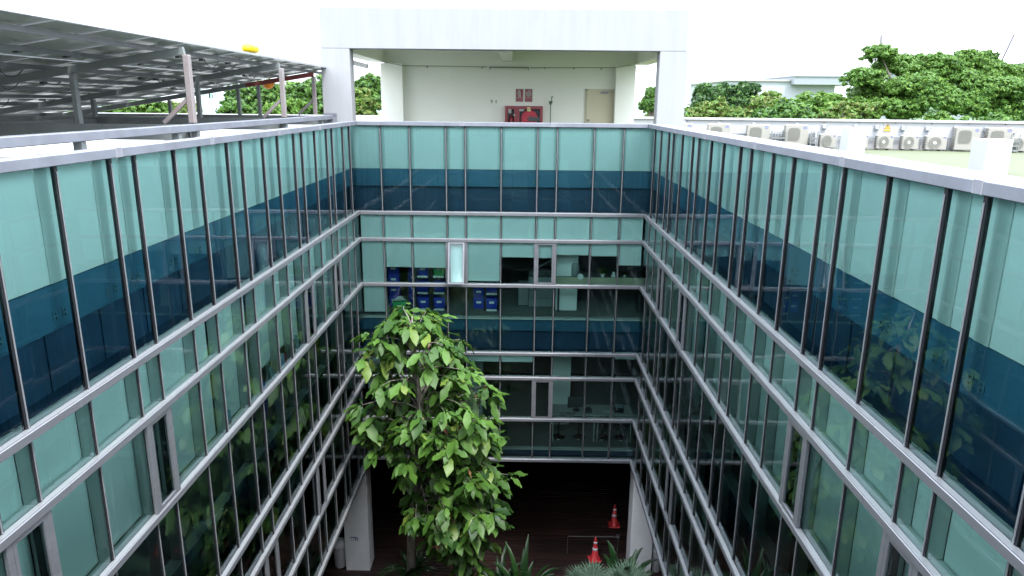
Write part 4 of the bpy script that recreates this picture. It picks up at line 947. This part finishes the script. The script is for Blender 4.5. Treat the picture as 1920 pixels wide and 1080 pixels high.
strap(-3.5, 16.9, GL + .5, 40, 1.0, .06, LDK, 'spiky_shrub', 'dark spiky shrub left of the foot of the tree', 'low planting in the courtyard')
strap(.20, 17.0, GL, 44, 2.4, .17, LDK, 'strap_leaf_plant', 'dark upright strap leaved clump in the middle of the courtyard floor', 'low planting in the courtyard', .55, .22)
strap(-.45, 17.2, GL, 26, 2.3, .15, LDK, 'strap_leaf_plant', 'shorter dark strap leaved clump left of the middle clump', 'low planting in the courtyard', .6, .3)
strap(2.95, 17.3, GL, 34, 2.4, .26, LDK, 'broad_leaf_plant', 'dark broad leaved clump between palm and right column', 'low planting in the courtyard', .5, .25)
strap(3.1, 16.9, GL, 26, 2.3, .22, LDK, 'broad_leaf_plant', 'dark broad leaved clump at the foot of the right glass wall', 'low planting in the courtyard', .5, .25)
def fan_palm(x, y, z, h, lb_, s=1.):
    t = thing('fan_palm', lb_, 'palm', (x, y, z), 0, 'silver fan palms in the courtyard', world=False)
    m = MB(); m.tube([(0, 0, 0), (.03, 0, h * .5), (0, 0, h * .8)], [.11, .09, .08], 10); obj('trunk', m, BARK, t)
    m = MB()
    for i in range(13):
        a = 2 * math.pi * i / 13 + rnd.uniform(-.2, .2); el = rnd.uniform(.15, 1.25); st = Vector((0, 0, h * .78))
        d = Vector((math.cos(a) * math.cos(el), math.sin(a) * math.cos(el), math.sin(el))); hub = st + d * .38 * s
        m.tube([st, hub], .012, 5, caps=False)
        side = Vector((-math.sin(a), math.cos(a), 0)); up = d.cross(side).normalized()
        if up.z < 0: up = -up
        for k in range(19):
            th_ = R(-100 + 200 * k / 18); dd = (d * math.cos(th_) + side * math.sin(th_) + up * .25 * abs(math.sin(th_))).normalized(); ln = s * .62 * (1 - .15 * abs(th_) / 1.7)
            wv = d.cross(dd); wv = (dd.cross(up)).normalized() * .022 * s
            p0, p1, p2 = hub, hub + dd * ln * .55, hub + dd * ln - Vector((0, 0, .07 * s))
            m.add([p0, p1 - wv, p2, p1 + wv, p1 + up * .012], [(0, 1, 4), (0, 4, 3), (1, 2, 4), (4, 2, 3)])
    obj('fronds', m, LSV, t); return t
fan_palm(2.02, 17.0, GL, 1.15, 'silvery fan palm in front of the near traffic cone', .95)
fan_palm(3.0, 16.6, GL, 1.55, 'silvery fan palm low beside the right glass wall', 1.0)
gc = MB()
for i in range(2600):
    x, y = rnd.uniform(XL + .5, XR - .5), rnd.uniform(8, 17.6); a = rnd.uniform(0, 6.28); h = rnd.uniform(.05, .22)
    if rnd.random() < .3: x = rnd.uniform(-3.9, -2.4); y = rnd.uniform(16.4, 17.7); h *= 1.6
    c, s = math.cos(a) * .03, math.sin(a) * .03; gc.add([(x - c, y - s, GL), (x + c, y + s, GL), (x + s * 2, y - c * 2, GL + h)], [(0, 1, 2)])
struct('ground_cover', gc, LDK, 'stuff', 'low dark green ground cover on the courtyard soil', 'ground cover')
CO = mat('cone_red', (.55, .03, .035), .5); CW = mat('reflective_white', (.72, .72, .74), .4)
def cone(x, y, lb_, rz=0):
    t = thing('traffic_cone', lb_, 'traffic cone', (x, y, GZ), rz, 'traffic cones on the deck', world=False)
    m = MB(); m.cbox(-.19, .19, -.19, .19, .006, .05, .02); obj('base', m, CO, t)
    m = MB(); m.lathe([(.155, .05), (.15, .07), (.12, .09), (.04, .72), (.028, .74), (.028, .80), (.0, .81)], 24); obj('cone_body', m, CO, t, True)
    for z0, z1 in ((.36, .45), (.60, .66)):
        r_ = lambda z: .12 - (z - .09) * (.08 / .63) + .003
        m = MB(); m.lathe([(r_(z0), z0), (r_(z1), z1)], 24); obj('reflective_band', m, CW, t, True)
    return t
cone(2.5, 19.78, 'red and white traffic cone on the sunlit end of the deck behind the palm', .2); cone(3.35, 21.7, 'red and white traffic cone deeper in the dark passage')
t = thing('metal_barrier', 'thin metal frame barrier standing around the near traffic cone', 'barrier', (2.4, 20.1, GZ), 0, world=False)
m = MB(); m.tube([(-.75, 0, 0), (-.75, 0, .62), (.85, 0, .62), (.85, 0, 0)], .016, 8); m.cbox(.80, .90, -.05, .05, .58, .68, .01); obj('frame', m, mat('dull_steel', (.07, .07, .07), .6), t)
def bin_(x, y, lb_):
    t = thing('waste_bin', lb_, 'bin', (x, y, GZ), 0, 'waste bins beside the ground floor columns', world=False)
    m = MB(); m.lathe([(.17, 0), (.18, .02), (.215, .68), (.22, .70)], 20); obj('bin_body', m, mat('white_plastic', (.55, .55, .57), .45), t, True)
    m = MB(); m.lathe([(.225, .69), (.23, .74), (.19, .86), (.08, .92), (0, .93)], 20); obj('lid', m, MATS['white_plastic'], t, True); return t
bin_(-5.45, 19.3, 'white bin draped with a bag left of the left ground floor column'); bin_(4.35, 19.35, 'white bin with a domed lid right of the right ground floor column')
t = thing('paper_notice', 'small white notice with blue writing on the left ground floor column', 'notice', (-4.93, YB + .058, -12.98), 0, world=False)
m = MB(); m.box(-.13, .13, -.006, -.001, 0, .17); obj('sheet', m, mat('notice_white', (.62, .63, .66), .7), t)
m = MB(); m.box(-.11, .10, -.009, -.0065, .125, .14)
for k in range(9): m.box(-.10 + k * .022, -.088 + k * .022, -.009, -.0065, .142, .152)
m.box(.03, .05, -.009, -.0065, .04, .115); m.box(.02, .07, -.009, -.0065, .1, .115); m.box(.085, .115, -.009, -.0065, .05, .08); m.box(.105, .125, -.009, -.0065, .04, .11)
obj('writing', m, mat('ink_blue', (.02, .03, .15)), t)
# ------------------------------------------------------------------ trees beyond the roof
def crown_mesh(name, lumps, n, size, seed, mats, mix=(1,)):
    """many small leaf faces spread through lumps (x,y,z,rx,ry,rz)"""
    rg = np.random.default_rng(seed); vol = np.array([l[3] * l[4] + l[3] * l[5] for l in lumps]); vol = vol / vol.sum(); V = []; M = []
    for l, k in zip(lumps, (vol * n).astype(int)):
        # sub-clumps on the lump's shell, then leaves round each sub-clump
        ns = max(10, k // 34); d = rg.normal(size=(ns, 3)); d /= np.linalg.norm(d, axis=1)[:, None]; d[:, 2] = np.where(d[:, 2] < -.5, -d[:, 2], d[:, 2])
        cen = d * rg.uniform(.5, 1.12, (ns, 1)) * np.array(l[3:6]) + np.array(l[:3]); crad = min(l[3:6]) * rg.uniform(.12, .34, ns)
        idx = rg.integers(0, ns, k); e = rg.normal(size=(k, 3)); e /= np.linalg.norm(e, axis=1)[:, None]
        P = cen[idx] + e * (crad[idx] * rg.uniform(.4, 1.08, k))[:, None] * np.array([1.15, 1.15, .75])
        nrm = e * .7 + d[idx] * .4 + rg.normal(size=(k, 3)) * .45 + np.array([0, 0, .35]); nrm /= np.linalg.norm(nrm, axis=1)[:, None]
        a = np.cross(nrm, rg.normal(size=(k, 3))); a /= np.linalg.norm(a, axis=1)[:, None]; b_ = np.cross(nrm, a)
        s = size * rg.uniform(.6, 1.3, (k, 1)); V.append(np.stack([P - a * s, P - b_ * s * .42 , P + a * s, P + b_ * s * .42], 1).reshape(-1, 3)); M.append(rg.choice(len(mix), k, p=mix))
    V = np.concatenate(V); M = np.concatenate(M).astype(np.int32); nf = len(M)
    me = bpy.data.meshes.new(name); me.vertices.add(len(V)); me.vertices.foreach_set('co', V.astype(np.float32).ravel())
    me.loops.add(nf * 4); me.loops.foreach_set('vertex_index', np.arange(nf * 4, dtype=np.int32)); me.polygons.add(nf)
    me.polygons.foreach_set('loop_start', np.arange(nf, dtype=np.int32) * 4); me.polygons.foreach_set('loop_total', np.full(nf, 4, np.int32)); me.polygons.foreach_set('material_index', M)
    for m_ in mats: me.materials.append(m_)
    me.update(); me.validate(); return me
TG1 = leaf_mat('crown_green', (0.036, 0.108, 0.0162), (0.072, 0.156, 0.0252), .22, .3, .55, .3)
TG2 = leaf_mat('crown_dark_green', (0.0144, 0.054, 0.018), (0.033, 0.084, 0.021), .25, .2, .45, .4)
TG3 = leaf_mat('crown_olive', (0.072, 0.108, 0.0198), (0.126, 0.15, 0.033), .3, .3, .6, .3)
TG4 = leaf_mat('crown_lime', (0.0585, 0.153, 0.0134), (0.108, 0.192, 0.024), .3, .3, .55, .3)
TRK = mat('far_bark', (.20, .17, .14), .9, noise=.4, nscale=2)
TREES = {}
def tree(x, y, ztop, wd, style, lb_, seed, lumps=None, h=None, name='tree'):
    """style -> (mats, mix, leaf size, count). Crown built about the foot of the tree"""
    mats_, mix, size, n = {'feather': ([TG1, TG4], (.6, .4), .105, 100000), 'dark': ([TG2, TG1], (.75, .25), .14, 15000), 'olive': ([TG3, TG4, TG1], (.5, .25, .25), .12, 16000), 'lime': ([TG4, TG1], (.6, .4), .13, 15000), 'green': ([TG1, TG2, TG4], (.6, .2, .2), .14, 18000)}[style]
    H = ztop - GZ; rg = random.Random(seed)
    t = thing(name, lb_, 'tree', (x, y, GZ), 0, 'trees beyond the roof', world=False)
    if lumps is None:
        hw = wd / 2; lumps = []
        for k in range(9):
            a = rg.uniform(0, 6.28); q = rg.uniform(.25, .72); rz_ = rg.uniform(.20, .34) * hw * 1.1
            lumps.append((hw * q * math.cos(a), hw * q * math.sin(a) * .8, H - rz_ - rg.uniform(0, .9) * hw, rg.uniform(.34, .55) * hw, rg.uniform(.34, .5) * hw, rz_))
        lumps.append((0, 0, H - .42 * hw, .5 * hw, .5 * hw, .42 * hw)); lumps.append((0, 0, H - 1.3 * hw, .8 * hw, .75 * hw, .7 * hw))
    me = crown_mesh('crown', lumps, n, size, seed, mats_, mix); c = bpy.data.objects.new('crown', me); COL.objects.link(c); c.parent = t
    m = MB(); zc_ = min(l[2] for l in lumps)
    m.tube([(0, 0, 0), (.1, 0, zc_ * .5), (0, .1, zc_)], [wd * .035 + .12, wd * .028 + .08, wd * .02 + .06], 8)
    for l in lumps:
        m.tube([(0, .1, zc_ - 1), (l[0] * .5, l[1] * .5, (zc_ + l[2]) / 2 + .2), (l[0], l[1], l[2] + l[5] * .5)], [wd * .012 + .04, .07, .02], 6, caps=False)
    obj('trunk', m, TRK, t); return t
def ppx(px, y, dz=0): return (px - 968) / 1339 * (y * .968)
def zpy(py, y): return math.tan(math.atan((540 - py) / 1339) - .25415) * y
def TRpx(pxc, wpx, ytop, y, style, lb_, seed, name='tree', roll=True):
    x = ppx(pxc, y); zt = zpy(ytop, y) + .00957 * x; return tree(x, y, zt, wpx / 1339 * y * .968, style, lb_, seed, name=name)
# the big feathery tree on the right: crown lumps laid out over its real spread
def lumps_px(lst, y, x0):
    o = []
    for px, py, rx, rz_, dy in lst:
        yy = y + dy; o.append((ppx(px, yy) - x0, dy, zpy(py, yy) + .00957 * ppx(px, yy) - GZ, rx / 1339 * yy * .968, rx / 1339 * yy * .968 * .8, rz_ / 1339 * yy * .968))
    return o
YT = 44
x0 = ppx(1680, YT)
tree(x0, YT, 4, 10, 'feather', 'large feathery green tree with a stepped crown left of the far mast', 11, lumps_px([(1622, 105, 30, 18, 0), (1660, 128, 42, 22, 1), (1600, 150, 36, 20, -1), (1632, 178, 52, 24, 0), (1700, 130, 38, 24, 1.5), (1735, 128, 34, 24, 0), (1700, 165, 48, 24, -2), (1740, 190, 50, 24, -2.5), (1600, 205, 44, 22, -1), (1665, 208, 52, 22, -2)], YT, x0), name='feathery_tree')
x0 = ppx(1850, YT)
tree(x0, YT + 1, 4, 10, 'feather', 'large feathery green tree at the right edge of the photo', 12, lumps_px([(1785, 118, 36, 20, 0), (1812, 116, 26, 18, 1), (1830, 142, 42, 22, 0), (1880, 142, 46, 18, 1), (1780, 160, 44, 26, -1), (1850, 172, 52, 24, -2), (1910, 170, 44, 26, 0), (1800, 202, 50, 26, -2), (1870, 208, 50, 24, -2), (1930, 210, 44, 28, -1), (1950, 150, 50, 24, 0)], YT + 1, x0), name='feathery_tree')
k = 20
for pxc, wpx, ytop, y, st, lb_ in ((1308, 60, 158, 40, 'dark', 'dark rounded tree just right of the portico column'), (1345, 64, 157, 41, 'dark', 'dark lumpy tree second right of the portico'), (1380, 56, 155, 43, 'dark', 'dark tree with a bright green top before the white factory'),
        (1435, 80, 173, 48, 'olive', 'olive bush tree below the left end of the factory'), (1335, 110, 184, 36, 'olive', 'olive shrub along the parapet right of the portico'), (1420, 120, 178, 35, 'olive', 'yellowish shrub tangle behind the second air conditioner'),
        (1505, 110, 177, 38, 'lime', 'bright lime tangle of foliage below the factory'), (1552, 80, 176, 42, 'lime', 'lime green bush left of the feathery tree'), (1470, 110, 186, 33, 'green', 'low green bush behind the parapet in front of the lime tangle'), (1570, 110, 188, 34, 'olive', 'olive bush at the foot of the feathery tree'),
        (1212, 40, 165, 40, 'green', 'bright green tree seen between the right columns of the portico'), (1230, 50, 176, 46, 'olive', 'olive tree seen behind the gap of the right columns'),
        (1750, 90, 212, 34, 'lime', 'lime bush low under the feathery tree'), (1850, 90, 214, 34, 'green', 'green bush low at the right behind the warning sign'),
        (690, 60, 140, 42, 'green', 'green tree with a thin top seen between the left columns of the portico'), (665, 60, 165, 36, 'olive', 'olive green tree low between the left columns of the portico'),
        (590, 90, 146, 42, 'green', 'bushy green tree beside the left portico column'), (545, 90, 155, 45, 'lime', 'light green bushy tree below the end of the canopy'), (490, 100, 150, 44, 'green', 'full green tree in the middle of the gap under the canopy'),
        (455, 80, 162, 48, 'dark', 'dark green tree behind the canopy posts'), (425, 80, 185, 40, 'green', 'green tree low left of the full green tree'), (520, 90, 185, 34, 'lime', 'lime green bush low behind the beams'),
        (270, 90, 182, 44, 'lime', 'bright green tree seen under the low side of the canopy, right one'), (200, 100, 192, 42, 'lime', 'bright green tree seen under the low side of the canopy, middle one'), (120, 120, 200, 42, 'lime', 'bright green tree seen under the low side of the canopy, left one'), (320, 60, 190, 52, 'olive', 'reddish olive tree left of the open distance'), (20, 120, 204, 42, 'lime', 'bright green tree at the left edge under the canopy')):
    k += 1; TRpx(pxc, wpx * (1.25 if st != 'dark' else .95), ytop, y, st, lb_, k, 'bushy_tree')
# far woodland in several rows
rg = random.Random(5)
lum = []
for i in range(70):
    y = rg.uniform(110, 260); x = rg.uniform(-1.1, 1.1) * y; lum.append((x, y, GZ + rg.uniform(3, 9), rg.uniform(6, 14), rg.uniform(5, 9), rg.uniform(3, 6)))
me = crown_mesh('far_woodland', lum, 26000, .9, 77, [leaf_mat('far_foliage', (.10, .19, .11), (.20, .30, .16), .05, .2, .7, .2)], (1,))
o = bpy.data.objects.new('far_woodland', me); COL.objects.link(o); o['kind'] = 'stuff'; o['label'] = 'pale green woodland in the far distance'; o['category'] = 'woodland'
# ------------------------------------------------------------------ far buildings
FWH = mat('factory_white', (0.294, 0.319, 0.357), .7, noise=.05, nscale=.05); FGR = mat('factory_grey', (.20, .225, .25), .6)
t = thing('factory_building', 'long pale factory hall beyond the dark trees with a raised roof at its right', 'building', (53, 150, GZ))
m = MB(); m.box(42, 63, 150, 185, GZ, 4.6); obj('wall', m, FWH, t)
m = MB(); m.box(41.6, 66, 149.6, 185.4, 4.61, 4.95); obj('roof', m, mat('factory_roof', (.30, .30, .29), .7), t)
m = MB(); m.box(54, 67, 148, 180, 4.0, 5.5); m.box(53.8, 67.2, 147.8, 180.2, 5.51, 5.75); obj('raised_roof', m, FGR, t)
m = MB()
for x in (44, 46.5, 49, 51.5, 57, 60): m.box(x, x + 1.3, 149.9, 149.98, -2, .3)
obj('window', m, mat('factory_window', (.2, .27, .33), .3), t)
m = MB()
for x, h in ((55.4, 4.5), (47.2, 2.6), (61, 1.2)): m.tube([(x, 152, 4.9), (x, 152, 4.9 + h)], .28 if h > 4 else .06, 8)
obj('flue', m, mat('far_steel', (.5, .5, .52), .6), t)
t = thing('warehouse', 'pale warehouse roof behind the feathery tree at the right edge', 'building', (105, 150, GZ))
m = MB(); m.box(90, 130, 150, 185, GZ, 7.6); obj('wall', m, FWH, t)
m = MB(); m.box(89.5, 130.5, 149.5, 185.5, 7.61, 8.1); obj('roof', m, FGR, t)
t = thing('far_tower', 'slender white plant tower rising behind the feathery tree', 'tower', (101, 200, GZ)); m = MB()
x0, x1, y0, y1 = 93.9, 96.3, 200, 202.4
for x in (x0, x1):
    for y in (y0, y1): m.tube([(x, y, GZ), (x, y, 16.6)], .09, 6)
z = 2
while z < 16: m.tube([(x0, y0, z), (x1, y0, z + 2)], .05, 5); m.tube([(x1, y0, z), (x0, y0, z + 2)], .05, 5); m.tube([(x0, y0, z), (x1, y0, z)], .06, 5); z += 2
FS = mat('far_pale_steel', (.16, .15, .16), .6); obj('lattice', m, FS, t)
m = MB(); m.tube([(95.1, 201, GZ), (95.1, 201, 18.2)], .35, 10); obj('stack', m, FS, t)
m = MB(); m.box(93.2, 97.0, 199.6, 203, 15.4, 15.65); obj('platform', m, FS, t)
t = thing('crane_boom', 'dark slanting crane boom against the white sky', 'crane', (96, 150, GZ)); m = MB(); a, b = Vector((94.9, 150, 7.6)), Vector((96.9, 150, 13.9))
dd = (b - a).normalized(); sd3 = Vector((dd.z, 0, -dd.x)) * .16
m.tube([a - dd * 20 + sd3, b], .11, 6); m.tube([a - dd * 20 - sd3, b], .11, 6)
k = -20
while k < 8: p = a + dd * k; m.tube([p + sd3, p + dd * .4 - sd3], .04, 5); m.tube([p - sd3, p + dd * .4 + sd3], .04, 5); k += .4
obj('boom', m, mat('crane_dark', (.04, .03, .07), .6), t)
t = thing('equipment_tower', 'slim green lattice tower with white cabinets seen under the canopy', 'tower', (-26.6, 60, GZ)); m = MB()
for x in (-27.5, -25.9):
    for y in (60, 61.4): m.tube([(x, y, GZ), (x, y, 1.05 if x < -27 else .8)], .07, 6)
for z in (-1.6, -.8, 0, .6): m.tube([(-27.5, 60, z), (-25.9, 60, z + .7)], .04, 5); m.tube([(-27.5, 60, z), (-25.9, 60, z)], .05, 5)
obj('lattice', m, mat('pale_green_steel', (.25, .42, .35), .5), t)
m = MB(); m.box(-27.1, -26.4, 60.3, 61, -1.7, -.4); m.box(-27.0, -26.5, 60.3, 60.9, -.35, .5); obj('cabinet', m, WHITE_SMOOTH, t)
t = thing('far_industrial_plant', 'faint industrial plant on the horizon below the canopy edge', 'building', (-170, 420, GZ)); m = MB(); rg = random.Random(3)
m.box(-195, -135, 420, 430, GZ, .5)
for i in range(16): x = rg.uniform(-192, -138); m.box(x, x + rg.uniform(1, 3), 422, 426, .51, .51 + rg.uniform(1, 5.5))
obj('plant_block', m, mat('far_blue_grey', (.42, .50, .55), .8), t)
t = thing('far_pylon', 'faint grey pylon behind the end of the canopy', 'pylon', (-50, 180, GZ)); m = MB()
for x in (-50.6, -49.4): m.tube([(x - .8 * (1 if x < -50 else -1), 180, GZ), (x + .3 * (1 if x < -50 else -1), 180, 10.5)], .07, 6)
for z in range(-12, 10, 2): m.tube([(-50.6, 180, z), (-49.4, 180, z + 1.6)], .05, 5); m.tube([(-49.4, 180, z), (-50.6, 180, z + 1.6)], .05, 5)
obj('lattice', m, FS, t)
hl = MB(); rg = random.Random(8)
xs = [-1500 + 60 * i for i in range(51)]
for i in range(50):
    h0 = GZ + 9 + 6 * math.sin(i * .7) + 3 * math.sin(i * 1.9); h1 = GZ + 9 + 6 * math.sin((i + 1) * .7) + 3 * math.sin((i + 1) * 1.9)
    hl.add([(xs[i], 900, GZ - 1), (xs[i + 1], 900, GZ - 1), (xs[i + 1], 1150, h1), (xs[i], 1150, h0), (xs[i + 1], 1500, GZ - 1), (xs[i], 1500, GZ - 1)], [(0, 1, 2, 3), (3, 2, 4, 5)])
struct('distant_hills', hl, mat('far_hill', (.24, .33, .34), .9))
